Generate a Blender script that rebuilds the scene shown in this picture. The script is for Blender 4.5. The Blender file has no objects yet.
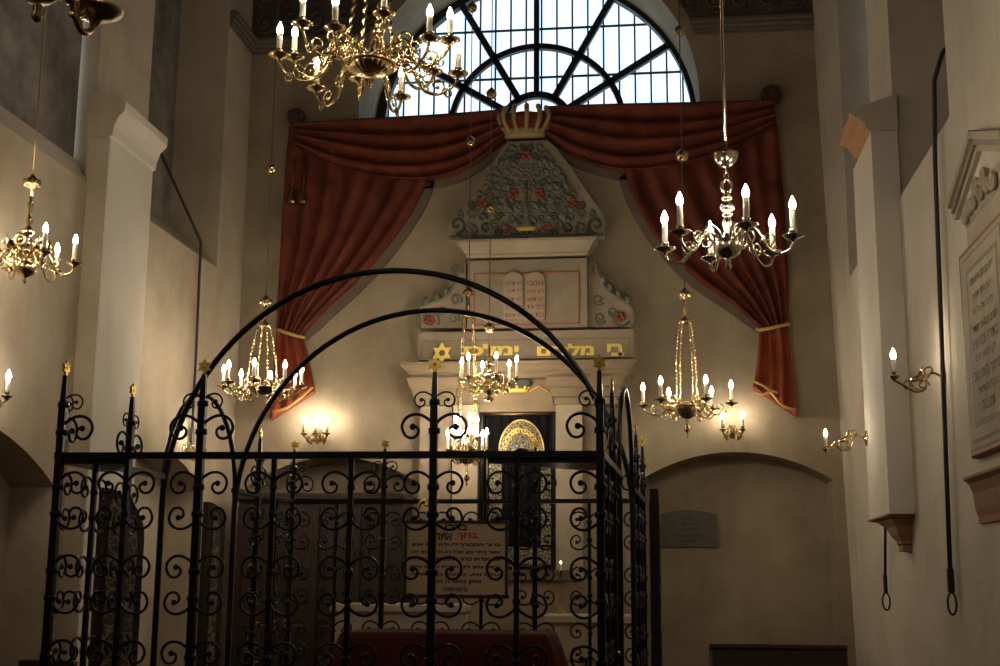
import bpy, math, random
from mathutils import Vector, Matrix
from mathutils.geometry import tessellate_polygon
random.seed(7)
PI = math.pi
sc = bpy.context.scene
C = sc.collection

# ------------------------------------------------------------------ camera
F = 1297.0
CAMZ = 1.65
pitch, yaw, roll = [math.radians(a) for a in (10.92, 7.21, 0.41)]
cs, sn = math.cos, math.sin
Ry = Matrix(((cs(yaw), 0, sn(yaw)), (0, 1, 0), (-sn(yaw), 0, cs(yaw))))
Rx = Matrix(((1, 0, 0), (0, cs(pitch), sn(pitch)), (0, -sn(pitch), cs(pitch))))
Rz = Matrix(((cs(roll), -sn(roll), 0), (sn(roll), cs(roll), 0), (0, 0, 1)))
RR = Rz @ Rx @ Ry
def w3(v): return Vector((v[0], v[2], -v[1]))
cright, cdown, cfwd = w3(RR[0]), w3(RR[1]), w3(RR[2])
cam_d = bpy.data.cameras.new('camera')
cam = bpy.data.objects.new('camera', cam_d)
C.objects.link(cam)
M = Matrix.Identity(4)
for i in range(3):
    M[i][0] = cright[i]; M[i][1] = -cdown[i]; M[i][2] = -cfwd[i]
M[2][3] = CAMZ
cam.matrix_world = M
cam_d.sensor_width = 36.0
cam_d.lens = F / 1000 * 36
cam_d.clip_start = 0.05
sc.camera = cam

def at_y(px, py, Y):
    """world point on the plane of depth Y"""
    d = cright * ((px - 500) / F) + cdown * ((py - 333) / F) + cfwd
    return Vector((0, 0, CAMZ)) + d * (Y / d.y)

# ------------------------------------------------------------------ materials
def new_mat(name):
    m = bpy.data.materials.new(name); m.use_nodes = True
    nt = m.node_tree
    return m, nt, nt.nodes['Principled BSDF']

def simple(name, col, rough=0.5, metal=0.0, bump=0.0, bscale=60, var=0.0, spec=None):
    m, nt, b = new_mat(name)
    b.inputs['Base Color'].default_value = (*col, 1)
    b.inputs['Roughness'].default_value = rough
    b.inputs['Metallic'].default_value = metal
    if spec is not None: b.inputs['Specular IOR Level'].default_value = spec
    if bump or var:
        tc = nt.nodes.new('ShaderNodeTexCoord')
        n = nt.nodes.new('ShaderNodeTexNoise'); n.inputs['Scale'].default_value = bscale; n.inputs['Detail'].default_value = 4
        nt.links.new(tc.outputs['Object'], n.inputs['Vector'])
        if bump:
            bp = nt.nodes.new('ShaderNodeBump'); bp.inputs['Strength'].default_value = bump; bp.inputs['Distance'].default_value = 0.01
            nt.links.new(n.outputs['Fac'], bp.inputs['Height']); nt.links.new(bp.outputs['Normal'], b.inputs['Normal'])
        if var:
            r = nt.nodes.new('ShaderNodeValToRGB')
            r.color_ramp.elements[0].position = 0.3; r.color_ramp.elements[1].position = 0.7
            r.color_ramp.elements[0].color = (*[c * (1 - var) for c in col], 1)
            r.color_ramp.elements[1].color = (*[min(1, c * (1 + var)) for c in col], 1)
            nt.links.new(n.outputs['Fac'], r.inputs['Fac']); nt.links.new(r.outputs['Color'], b.inputs['Base Color'])
    return m

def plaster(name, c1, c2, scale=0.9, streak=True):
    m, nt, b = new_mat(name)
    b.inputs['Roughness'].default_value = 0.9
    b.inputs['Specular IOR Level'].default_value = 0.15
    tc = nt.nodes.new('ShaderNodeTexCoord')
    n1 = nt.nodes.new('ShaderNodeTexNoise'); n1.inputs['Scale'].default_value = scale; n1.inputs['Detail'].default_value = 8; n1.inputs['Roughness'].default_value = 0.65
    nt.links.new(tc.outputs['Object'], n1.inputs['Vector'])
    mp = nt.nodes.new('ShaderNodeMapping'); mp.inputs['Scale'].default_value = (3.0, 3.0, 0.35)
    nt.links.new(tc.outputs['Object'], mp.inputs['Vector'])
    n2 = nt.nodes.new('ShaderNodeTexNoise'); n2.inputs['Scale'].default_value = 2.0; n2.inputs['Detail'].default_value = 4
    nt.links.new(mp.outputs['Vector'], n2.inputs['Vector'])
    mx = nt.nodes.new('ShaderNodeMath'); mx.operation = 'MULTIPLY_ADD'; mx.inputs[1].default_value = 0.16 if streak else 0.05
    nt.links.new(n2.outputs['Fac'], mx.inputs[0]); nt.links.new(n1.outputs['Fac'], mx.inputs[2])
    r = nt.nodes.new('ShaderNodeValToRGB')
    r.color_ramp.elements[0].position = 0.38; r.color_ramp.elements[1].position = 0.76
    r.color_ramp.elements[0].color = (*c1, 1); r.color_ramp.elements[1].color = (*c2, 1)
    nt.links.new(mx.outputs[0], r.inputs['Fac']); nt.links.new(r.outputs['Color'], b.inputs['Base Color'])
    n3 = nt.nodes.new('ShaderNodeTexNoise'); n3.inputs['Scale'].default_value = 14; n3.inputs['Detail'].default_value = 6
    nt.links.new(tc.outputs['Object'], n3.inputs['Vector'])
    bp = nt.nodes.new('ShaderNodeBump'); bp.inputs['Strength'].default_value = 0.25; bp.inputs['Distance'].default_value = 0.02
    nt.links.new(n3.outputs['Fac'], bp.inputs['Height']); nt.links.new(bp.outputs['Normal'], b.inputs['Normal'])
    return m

def emit(name, col, strength):
    m = bpy.data.materials.new(name); m.use_nodes = True
    nt = m.node_tree; nt.nodes.clear()
    o = nt.nodes.new('ShaderNodeOutputMaterial'); e = nt.nodes.new('ShaderNodeEmission')
    e.inputs['Color'].default_value = (*col, 1); e.inputs['Strength'].default_value = strength
    nt.links.new(e.outputs[0], o.inputs[0])
    return m

def filigree(name, gold, ground, scale):
    """metal thread embroidery: scrolling gold lines over cloth"""
    m, nt, b = new_mat(name)
    tc = nt.nodes.new('ShaderNodeTexCoord')
    n = nt.nodes.new('ShaderNodeTexNoise'); n.inputs['Scale'].default_value = scale * 0.35; n.inputs['Detail'].default_value = 2
    nt.links.new(tc.outputs['Object'], n.inputs['Vector'])
    mx = nt.nodes.new('ShaderNodeMix'); mx.data_type = 'VECTOR'; mx.inputs['Factor'].default_value = 0.12
    nt.links.new(tc.outputs['Object'], mx.inputs[4]); nt.links.new(n.outputs['Color'], mx.inputs[5])
    v = nt.nodes.new('ShaderNodeTexVoronoi'); v.feature = 'DISTANCE_TO_EDGE'; v.inputs['Scale'].default_value = scale
    nt.links.new(mx.outputs[1], v.inputs['Vector'])
    r = nt.nodes.new('ShaderNodeValToRGB')
    r.color_ramp.elements[0].position = 0.05; r.color_ramp.elements[0].color = (*gold, 1)
    r.color_ramp.elements[1].position = 0.085; r.color_ramp.elements[1].color = (*ground, 1)
    nt.links.new(v.outputs['Distance'], r.inputs['Fac']); nt.links.new(r.outputs['Color'], b.inputs['Base Color'])
    b.inputs['Roughness'].default_value = 0.45
    return m

def wood(name, c1, c2, rough=0.5):
    m, nt, b = new_mat(name)
    tc = nt.nodes.new('ShaderNodeTexCoord')
    mp = nt.nodes.new('ShaderNodeMapping'); mp.inputs['Scale'].default_value = (9, 9, 0.8)
    nt.links.new(tc.outputs['Object'], mp.inputs['Vector'])
    n = nt.nodes.new('ShaderNodeTexNoise'); n.inputs['Scale'].default_value = 3; n.inputs['Detail'].default_value = 6
    nt.links.new(mp.outputs['Vector'], n.inputs['Vector'])
    r = nt.nodes.new('ShaderNodeValToRGB')
    r.color_ramp.elements[0].position = 0.3; r.color_ramp.elements[1].position = 0.7
    r.color_ramp.elements[0].color = (*c1, 1); r.color_ramp.elements[1].color = (*c2, 1)
    nt.links.new(n.outputs['Fac'], r.inputs['Fac']); nt.links.new(r.outputs['Color'], b.inputs['Base Color'])
    b.inputs['Roughness'].default_value = rough
    return m

def cloth(name, c1, c2, rough=0.9):
    m, nt, b = new_mat(name)
    tc = nt.nodes.new('ShaderNodeTexCoord')
    n = nt.nodes.new('ShaderNodeTexNoise'); n.inputs['Scale'].default_value = 5; n.inputs['Detail'].default_value = 6
    nt.links.new(tc.outputs['Object'], n.inputs['Vector'])
    r = nt.nodes.new('ShaderNodeValToRGB')
    r.color_ramp.elements[0].position = 0.3; r.color_ramp.elements[1].position = 0.7
    r.color_ramp.elements[0].color = (*c1, 1); r.color_ramp.elements[1].color = (*c2, 1)
    nt.links.new(n.outputs['Fac'], r.inputs['Fac']); nt.links.new(r.outputs['Color'], b.inputs['Base Color'])
    b.inputs['Roughness'].default_value = rough
    b.inputs['Specular IOR Level'].default_value = 0.2
    return m

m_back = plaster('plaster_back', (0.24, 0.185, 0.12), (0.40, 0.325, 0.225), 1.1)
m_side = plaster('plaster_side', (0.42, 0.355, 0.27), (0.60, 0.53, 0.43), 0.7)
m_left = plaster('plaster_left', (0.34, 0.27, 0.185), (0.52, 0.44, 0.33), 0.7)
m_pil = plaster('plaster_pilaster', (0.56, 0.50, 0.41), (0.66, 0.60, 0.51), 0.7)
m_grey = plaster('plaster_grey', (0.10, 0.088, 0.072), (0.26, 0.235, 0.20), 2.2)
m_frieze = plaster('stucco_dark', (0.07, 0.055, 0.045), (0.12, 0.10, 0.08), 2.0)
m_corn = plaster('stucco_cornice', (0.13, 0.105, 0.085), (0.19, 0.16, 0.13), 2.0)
m_floor = simple('floor_stone', (0.035, 0.027, 0.021), 0.5, bump=0.1, bscale=8, var=0.2)
m_terra = simple('terracotta', (0.42, 0.22, 0.10), 0.85, bump=0.3, bscale=25, var=0.15)
m_terra2 = simple('terracotta_dark', (0.26, 0.13, 0.06), 0.85, bump=0.3, bscale=25, var=0.15)
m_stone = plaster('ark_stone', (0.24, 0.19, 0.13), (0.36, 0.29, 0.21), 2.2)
m_stone_pale = plaster('ark_stone_pale', (0.33, 0.265, 0.185), (0.45, 0.37, 0.27), 2.2)  # paler tone of the ark stone
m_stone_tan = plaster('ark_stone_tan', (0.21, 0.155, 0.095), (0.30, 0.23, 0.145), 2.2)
m_redline = simple('red_paint_line', (0.30, 0.08, 0.04), 0.8)
m_crestground = plaster('crest_ground', (0.27, 0.225, 0.16), (0.36, 0.305, 0.22), 3)
m_leaf = simple('grey_green_paint', (0.15, 0.15, 0.11), 0.8, var=0.25, bscale=12)
m_leafd = simple('dark_green_paint', (0.075, 0.085, 0.066), 0.8, var=0.25, bscale=12)
m_flower = simple('red_flower_paint', (0.25, 0.065, 0.024), 0.8, var=0.25, bscale=30)
m_gold = simple('gilding', (0.85, 0.58, 0.13), 0.32, 0.9, bump=0.1, bscale=80)
m_crowngold = simple('muted_gilding', (0.40, 0.285, 0.125), 0.5, 0.2, bump=0.1, bscale=60)
m_goldp = simple('gold_leaf_letters', (0.90, 0.66, 0.16), 0.45, 0.2)
m_brass = simple('polished_brass', (0.66, 0.50, 0.25), 0.2, 1.0, bump=0.05, bscale=50)
m_brassp = simple('pale_brass', (0.62, 0.53, 0.38), 0.18, 1.0, bump=0.05, bscale=50)
m_brassd = simple('aged_brass', (0.34, 0.25, 0.12), 0.28, 1.0, bump=0.08, bscale=50)
m_iron = simple('black_iron', (0.004, 0.004, 0.0045), 0.28, 0.0, bump=0.08, bscale=40, spec=0.35)
m_cord = simple('black_cord', (0.012, 0.011, 0.010), 0.6)
m_wire = simple('brown_cord', (0.07, 0.055, 0.035), 0.6)
m_candle = simple('candle_sleeve', (0.78, 0.72, 0.60), 0.5)
m_candle.node_tree.nodes['Principled BSDF'].inputs['Subsurface Weight'].default_value = 0.0
BULB = 150.0
m_bulb_dim = emit('lit_bulb_dim', (1.0, 0.87, 0.675), BULB * 0.45)
m_bulb = emit('lit_bulb', (1.0, 0.87, 0.675), BULB)
m_red = cloth('red_curtain', (0.085, 0.020, 0.012), (0.18, 0.045, 0.024))
m_red2 = cloth('red_curtain_bright', (0.17, 0.032, 0.014), (0.26, 0.055, 0.022))
m_shadow_band = cloth('grey_painted_shadow', (0.135, 0.10, 0.07), (0.18, 0.135, 0.095))  # shadow colour for the strip bordering the red curtain
m_trimgold = simple('gold_braid', (0.55, 0.33, 0.09), 0.6)
m_fin = simple('carved_red_wood', (0.065, 0.028, 0.018), 0.6, bump=0.2)
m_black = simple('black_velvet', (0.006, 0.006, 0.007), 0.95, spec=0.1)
m_embr = filigree('gold_embroidery', (0.36, 0.27, 0.11), (0.012, 0.011, 0.010), 34)
m_embr2 = filigree('silver_gold_embroidery', (0.40, 0.33, 0.18), (0.02, 0.018, 0.015), 36)
m_wood = wood('dark_oak', (0.018, 0.009, 0.006), (0.036, 0.017, 0.011), 0.4)
m_wood2 = wood('brown_oak', (0.07, 0.035, 0.02), (0.13, 0.065, 0.035), 0.45)
m_doorp = filigree('painted_door_panel', (0.30, 0.24, 0.17), (0.10, 0.072, 0.055), 20)
m_tablecloth = cloth('crimson_tablecloth', (0.062, 0.010, 0.009), (0.085, 0.015, 0.012), 0.85)
m_paper = simple('cream_board', (0.52, 0.38, 0.25), 0.18, var=0.06, bscale=5)
m_ink = simple('black_ink', (0.012, 0.010, 0.009), 0.6)
m_redink = simple('red_ink', (0.35, 0.03, 0.02), 0.6)
m_slate = simple('grey_slate', (0.10, 0.085, 0.07), 0.6, var=0.15, bscale=14)
m_slated = simple('slate_letters', (0.045, 0.036, 0.028), 0.7)
m_epi = plaster('epitaph_stone', (0.30, 0.245, 0.175), (0.42, 0.35, 0.26), 3)
m_epid = simple('epitaph_shadow_stone', (0.22, 0.18, 0.13), 0.8, var=0.15)  # darker epitaph stone: groove and border shade painted on proud blocks
m_epiL = simple('epitaph_letters', (0.11, 0.09, 0.065), 0.8)
m_redframe = simple('red_brown_frame', (0.20, 0.065, 0.035), 0.6)
m_winframe = simple('dark_window_frame', (0.010, 0.014, 0.022), 0.55)
m_white = simple('white_marble', (0.40, 0.33, 0.25), 0.5, var=0.08)
m_plastic = simple('white_plastic', (0.6, 0.55, 0.45), 0.4)

m_glass = bpy.data.materials.new('window_glass'); m_glass.use_nodes = True
nt = m_glass.node_tree; nt.nodes.clear()
o_ = nt.nodes.new('ShaderNodeOutputMaterial'); mix_ = nt.nodes.new('ShaderNodeMixShader')
tr_ = nt.nodes.new('ShaderNodeBsdfTransparent'); gl_ = nt.nodes.new('ShaderNodeBsdfGlossy')
tr_.inputs['Color'].default_value = (0.93, 0.97, 1.0, 1); gl_.inputs['Roughness'].default_value = 0.05
mix_.inputs['Fac'].default_value = 0.04
nt.links.new(tr_.outputs[0], mix_.inputs[1]); nt.links.new(gl_.outputs[0], mix_.inputs[2]); nt.links.new(mix_.outputs[0], o_.inputs[0])

# ------------------------------------------------------------------ mesh builder
class MB:
    def __init__(s): s.v = []; s.f = []; s.sm = []
    def add(s, vs, fs, smooth=False):
        n = len(s.v); s.v += [tuple(v) for v in vs]
        s.f += [tuple(i + n for i in f) for f in fs]; s.sm += [smooth] * len(fs)
    def box(s, c, d, rz=0.0):
        x, y, z = [k / 2 for k in d]; cr, sr = math.cos(rz), math.sin(rz)
        vs = []
        for k in (-z, z):
            for a, b in ((-x, -y), (x, -y), (x, y), (-x, y)):
                vs.append((c[0] + a * cr - b * sr, c[1] + a * sr + b * cr, c[2] + k))
        s.add(vs, [(3, 2, 1, 0), (4, 5, 6, 7), (0, 1, 5, 4), (1, 2, 6, 5), (2, 3, 7, 6), (3, 0, 4, 7)])
        return s
    def bevbox(s, c, d, b=0.01):
        """box with chamfered vertical and horizontal edges (a prism stack)"""
        x, y, z = [k / 2 for k in d]
        def ring(ix, k):
            return [(-x + ix + b, -y + ix), (x - ix - b, -y + ix), (x - ix, -y + ix + b), (x - ix, y - ix - b), (x - ix - b, y - ix), (-x + ix + b, y - ix), (-x + ix, y - ix - b), (-x + ix, -y + ix + b)], k
        rows = [ring(b, -z), ring(0, -z + b), ring(0, z - b), ring(b, z)]
        vs = [(c[0] + p[0], c[1] + p[1], c[2] + k) for r, k in rows for p in r]
        fs = [tuple(range(7, -1, -1)), tuple(range(24, 32))]
        for r in range(3):
            for i in range(8):
                j = (i + 1) % 8
                fs.append((r * 8 + i, r * 8 + j, r * 8 + 8 + j, r * 8 + 8 + i))
        s.add(vs, fs); return s
    def tube(s, pts, r, seg=8, closed=False, cap=True):
        pts = [Vector(p) for p in pts]; n = len(pts)
        rad = r if isinstance(r, (list, tuple)) else [r] * n
        prev = None; vs = []
        for i, p in enumerate(pts):
            a = pts[(i - 1) % n] if (i > 0 or closed) else p
            b = pts[(i + 1) % n] if (i < n - 1 or closed) else p
            t = (b - a)
            t = t.normalized() if t.length > 1e-9 else Vector((0, 0, 1))
            if prev is None:
                u = t.cross(Vector((0, 1, 0)))
                if u.length < 0.2: u = t.cross(Vector((1, 0, 0)))
            else:
                u = prev - t * prev.dot(t)
            u.normalize(); prev = u; w = t.cross(u)
            for k in range(seg):
                an = 2 * PI * (k + 0.5) / seg
                vs.append(p + (u * math.cos(an) + w * math.sin(an)) * rad[i])
        fs = []
        for i in range(n if closed else n - 1):
            j = (i + 1) % n
            for k in range(seg):
                l = (k + 1) % seg
                fs.append((i * seg + k, i * seg + l, j * seg + l, j * seg + k))
        if cap and not closed:
            fs.append(tuple(range(seg - 1, -1, -1))); fs.append(tuple((n - 1) * seg + k for k in range(seg)))
        s.add(vs, fs, seg > 4); return s
    def lathe(s, prof, c=(0, 0, 0), seg=16, sy=1.0, flute=0, fa=0.0):
        """prof = [(radius, z)...] round the vertical axis"""
        vs = []; n = len(prof)
        for r, z in prof:
            for k in range(seg):
                a = 2 * PI * k / seg
                rr = r * (1 + fa * math.cos(flute * a)) if flute else r
                vs.append((c[0] + rr * math.cos(a), c[1] + rr * math.sin(a) * sy, c[2] + z))
        fs = []
        for i in range(n - 1):
            for k in range(seg):
                l = (k + 1) % seg
                fs.append((i * seg + k, i * seg + l, (i + 1) * seg + l, (i + 1) * seg + k))
        fs.append(tuple(range(seg - 1, -1, -1))); fs.append(tuple((n - 1) * seg + k for k in range(seg)))
        s.add(vs, fs, True); return s
    def ball(s, c, r, seg=10, sz=1.0):
        n = max(4, seg // 2 + 1)
        prof = [(max(1e-4, r * math.sin(PI * i / n)), -r * sz * math.cos(PI * i / n)) for i in range(n + 1)]
        return s.lathe(prof, c, seg)
    def poly(s, loops, mapf, d0, d1):
        """flat outline (loops[0]) with holes, extruded from depth d0 to d1; mapf(a, b, d) -> point"""
        flat = [p for l in loops for p in l]
        tris = tessellate_polygon([[Vector((p[0], p[1], 0)) for p in l] for l in loops])
        n = len(flat)
        vs = [mapf(p[0], p[1], d0) for p in flat] + [mapf(p[0], p[1], d1) for p in flat]
        fs = [tuple(t) for t in tris] + [tuple(n + i for i in reversed(t)) for t in tris]
        k = 0
        for l in loops:
            m = len(l)
            for i in range(m):
                j = (i + 1) % m
                fs.append((k + i, k + j, n + k + j, n + k + i))
            k += m
        s.add(vs, fs); return s
    def grid(s, rows, smooth=True):
        n = len(rows); m = len(rows[0])
        s.add([p for r in rows for p in r], [(i * m + j, i * m + j + 1, (i + 1) * m + j + 1, (i + 1) * m + j) for i in range(n - 1) for j in range(m - 1)], smooth)
        return s
    def mesh(s, name, mat):
        me = bpy.data.meshes.new(name); me.from_pydata([tuple(v) for v in s.v], [], s.f)
        me.polygons.foreach_set('use_smooth', s.sm)
        me.materials.append(mat); me.update()
        import bmesh
        bm = bmesh.new(); bm.from_mesh(me); bmesh.ops.recalc_face_normals(bm, faces=bm.faces); bm.to_mesh(me); bm.free()
        return me
    def build(s, name, mat, parent=None, loc=None):
        o = bpy.data.objects.new(name, s.mesh(name, mat)); C.objects.link(o)
        if parent: o.parent = parent
        if loc is not None: o.location = loc
        return o

def obj_of(name, me, parent=None, loc=(0, 0, 0), rot=(0, 0, 0)):
    o = bpy.data.objects.new(name, me); C.objects.link(o); o.parent = parent
    o.location = loc; o.rotation_euler = rot
    return o
def tag(o, label, cat, group=None):
    o['label'] = label; o['category'] = cat
    if group: o['group'] = group
    return o
def thing(name, label, cat, loc=(0, 0, 0), group=None, rz=0.0):
    o = bpy.data.objects.new(name, None); C.objects.link(o); o.location = loc; o.rotation_euler = (0, 0, rz)
    o.empty_display_size = 0.1
    return tag(o, label, cat, group)
def struct(o): o['kind'] = 'structure'; return o

def hebrew(lines, width, height, mat, name, parent, origin, depth=0.006, facing='-Y', align='C', fill=0.62, bold=0.012, wide=1.25):
    """rows of Hebrew lettering as one mesh in a box width x height, origin = centre"""
    n = len(lines); lh = height / n
    vs, fs = [], []
    for i, ln in enumerate(lines):
        if not ln: continue
        cu = bpy.data.curves.new('t', 'FONT'); cu.body = ln[::-1]; cu.size = 1.0; cu.resolution_u = 2
        cu.extrude = 0.0; cu.offset = bold
        to = bpy.data.objects.new('t', cu); C.objects.link(to)
        bpy.context.view_layer.update()
        me = bpy.data.meshes.new_from_object(to.evaluated_get(bpy.context.evaluated_depsgraph_get()))
        P = [v.co.copy() for v in me.vertices]; Q = [tuple(p.vertices) for p in me.polygons]
        bpy.data.objects.remove(to); bpy.data.curves.remove(cu); bpy.data.meshes.remove(me)
        if not P: continue
        x0, x1 = min(p.x for p in P), max(p.x for p in P); y0, y1 = min(p.y for p in P), max(p.y for p in P)
        s = min(width / max(x1 - x0, 1e-6), lh * fill / max(y1 - y0, 1e-6))
        sy = lh * fill / max(y1 - y0, 1e-6)
        sx = min(width / max(x1 - x0, 1e-6), sy * wide)
        sy = min(sy, sx * 1.3)
        cx, cy = (x0 + x1) / 2, (y0 + y1) / 2
        zc = height / 2 - lh * (i + 0.5)
        b = len(vs)
        off = 0 if align == 'C' else (width - (x1 - x0) * sx) / 2
        for p in P: vs.append(((p.x - cx) * sx + off, 0.0, (p.y - cy) * sy + zc))
        fs += [tuple(k + b for k in q) for q in Q]
    n = len(vs)
    mb = MB()
    out = []
    for v in vs:
        if facing == '-Y': out.append((origin[0] + v[0], origin[1] - depth, origin[2] + v[2]))
        else: out.append((origin[0] - depth, origin[1] - v[0], origin[2] + v[2]))   # facing -X: reads along -Y
    mb.add(out, fs)
    return mb.build(name, mat, parent)

def spiral(cx, cz, r0, r1, a0, a1, n=24):
    return [(cx + (r0 + (r1 - r0) * i / n) * math.cos(a0 + (a1 - a0) * i / n), cz + (r0 + (r1 - r0) * i / n) * math.sin(a0 + (a1 - a0) * i / n)) for i in range(n + 1)]

def resample(pts, n):
    """Catmull-Rom through points, n samples evenly by parameter"""
    P = [Vector(p) for p in pts]
    if len(P) == 2: return [P[0].lerp(P[1], i / (n - 1)) for i in range(n)]
    out = []
    for i in range(n):
        t = i / (n - 1) * (len(P) - 1); k = min(int(t), len(P) - 2); u = t - k
        p0 = P[k - 1] if k > 0 else P[0] * 2 - P[1]; p1 = P[k]; p2 = P[k + 1]; p3 = P[k + 2] if k + 2 < len(P) else P[-1] * 2 - P[-2]
        out.append(0.5 * ((2 * p1) + (p2 - p0) * u + (2 * p0 - 5 * p1 + 4 * p2 - p3) * u * u + (3 * p1 - p0 - 3 * p2 + p3) * u ** 3))
    return out

# ------------------------------------------------------------------ room shell
YB = 15.0; XL = -5.1; ZT = 10.2; Y0 = -6.0
def XRB(z): return 2.057 - 0.0249 * (z - 1.07)         # the far right corner leans in a little
def XR(z): return 1.995                                # the right-hand wall
def circ(cx, cz, r, a0, a1, n): return [(cx + r * math.cos(a0 + (a1 - a0) * i / n), cz + r * math.sin(a0 + (a1 - a0) * i / n)) for i in range(n + 1)]

WC = at_y(536.5, 129, 15.95)                           # centre of the lunette's glazing
WCX, WCZ = WC.x, WC.z
RW = 2.02
sill = at_y(530, 112, 15.0).z
RF = RW - 0.02
# front outline of the lunette
fcz = WCZ - 0.02
a_s = math.asin((sill - fcz) / (RF + 0.1))
lun = circ(WCX - 0.03, fcz, RF + 0.1, a_s, PI - a_s, 40)
def seg_arch(x0, x1, zb, zs, zt, n=20):
    """opening with a segmental head: spring zs, crown zt"""
    h = zt - zs; w = (x1 - x0) / 2; r = (w * w + h * h) / (2 * h); cz = zt - r; a = math.asin(w / r)
    return [(x0, zb), (x1, zb)] + [((x0 + x1) / 2 + r * math.sin(a - 2 * a * i / n), cz + r * math.cos(a - 2 * a * i / n)) for i in range(n + 1)]
nrT = at_y(742, 452, YB).z; nrS = at_y(835, 480, YB).z
nrR = at_y(833, 480, YB).x; nrL = at_y(640, 490, YB).x
niche_r = seg_arch(nrL, nrR, 0.02, nrS, nrT)
nlL = at_y(246, 482, YB).x; nlR = at_y(424, 482, YB).x
niche_l = seg_arch(nlL, nlR, 0.02, at_y(424, 487, YB).z, at_y(335, 457, YB).z)
ND = 0.6                                               # depth of the arched niches
bm_ = MB()
bm_.poly([[(XL - 0.9, 0), (XR(0) + 1.2, 0), (XR(0) + 1.2, ZT), (XL - 0.9, ZT)], lun, niche_r, niche_l], lambda a, b, d: (a, d, b), YB, YB + ND)
bm_.poly([[(XL - 0.9, 0), (XR(0) + 1.2, 0), (XR(0) + 1.2, ZT), (XL - 0.9, ZT)], lun], lambda a, b, d: (a, d, b), YB + ND, YB + 0.98)
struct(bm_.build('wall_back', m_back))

# side walls: outlines in (Y, Z)
def wall_side(name, X, sgn, holes, mat, lean):
    mb = MB()
    for ya_, yb_ in (((Y0, 11.9), (11.9, YB)) if lean else ((Y0, YB),)):
        mb.poly([[(ya_, 0), (yb_, 0), (yb_, ZT), (ya_, ZT)]] + [h_ for h_ in holes if ya_ < h_[0][0] < yb_], lambda a, b, d: (((XRB(b) if a > 14.9 else XR(b)) if lean else X) + sgn * d, a, b), 0.0, 0.62)
    return struct(mb.build(name, mat))
sl = 5.33
rec_l1 = [(7.0, 5.16), (10.72, 5.16), (10.72, 9.4), (7.0, 9.4)]
rec_l2 = [(11.9, 5.22), (14.1, 5.22), (14.1, 9.4), (11.9, 9.4)]
arch_l1 = seg_arch(7.05, 10.45, 0.02, 2.42, 2.86)
arch_l2 = seg_arch(11.75, 13.95, 0.02, 2.62, 2.95)
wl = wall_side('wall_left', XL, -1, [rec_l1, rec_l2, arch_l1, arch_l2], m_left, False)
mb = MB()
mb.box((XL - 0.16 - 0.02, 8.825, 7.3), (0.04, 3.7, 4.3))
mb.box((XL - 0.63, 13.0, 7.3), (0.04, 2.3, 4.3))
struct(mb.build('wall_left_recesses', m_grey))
mb = MB()
mb.grid([[(XL, 7.0, 5.16), (XL, 10.72, 5.16)], [(XL - 0.145, 7.0, 5.40), (XL - 0.145, 10.72, 5.40)]], False)
mb.grid([[(XL, 11.9, 5.22), (XL, 14.1, 5.22)], [(XL - 0.61, 11.9, 5.75), (XL - 0.61, 14.1, 5.75)]], False)
struct(mb.build('wall_left_sills', m_side))
mb = MB()
mb.box((XL - 0.42, 8.75, 1.5), (0.04, 3.5, 3.0)); mb.box((XL - 0.42, 12.85, 1.55), (0.04, 2.3, 3.1))
struct(mb.build('wall_left_niches', m_left))

rec_r1 = [(8.80, 4.83), (10.84, 4.83), (10.84, 9.4), (8.80, 9.4)]
rec_r2 = [(11.95, 4.86), (13.75, 4.86), (13.75, 9.4), (11.95, 9.4)]
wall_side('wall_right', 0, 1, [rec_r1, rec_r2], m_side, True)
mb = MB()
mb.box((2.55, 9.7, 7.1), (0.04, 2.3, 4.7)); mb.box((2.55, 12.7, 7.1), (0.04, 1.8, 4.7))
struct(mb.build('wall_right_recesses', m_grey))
mb = MB(); mb.box(((XL + 2.0) / 2, Y0 - 0.1, ZT / 2), (8.6, 0.2, ZT)); struct(mb.build('wall_front', m_side))
mb = MB(); mb.box((-1.5, 5.0, -0.1), (10.6, 22.5, 0.2)); struct(mb.build('floor', m_floor))
mb = MB(); mb.box((-1.5, 5.0, ZT + 0.1), (10.6, 22.6, 0.2)); struct(mb.build('ceiling', m_frieze))

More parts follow.
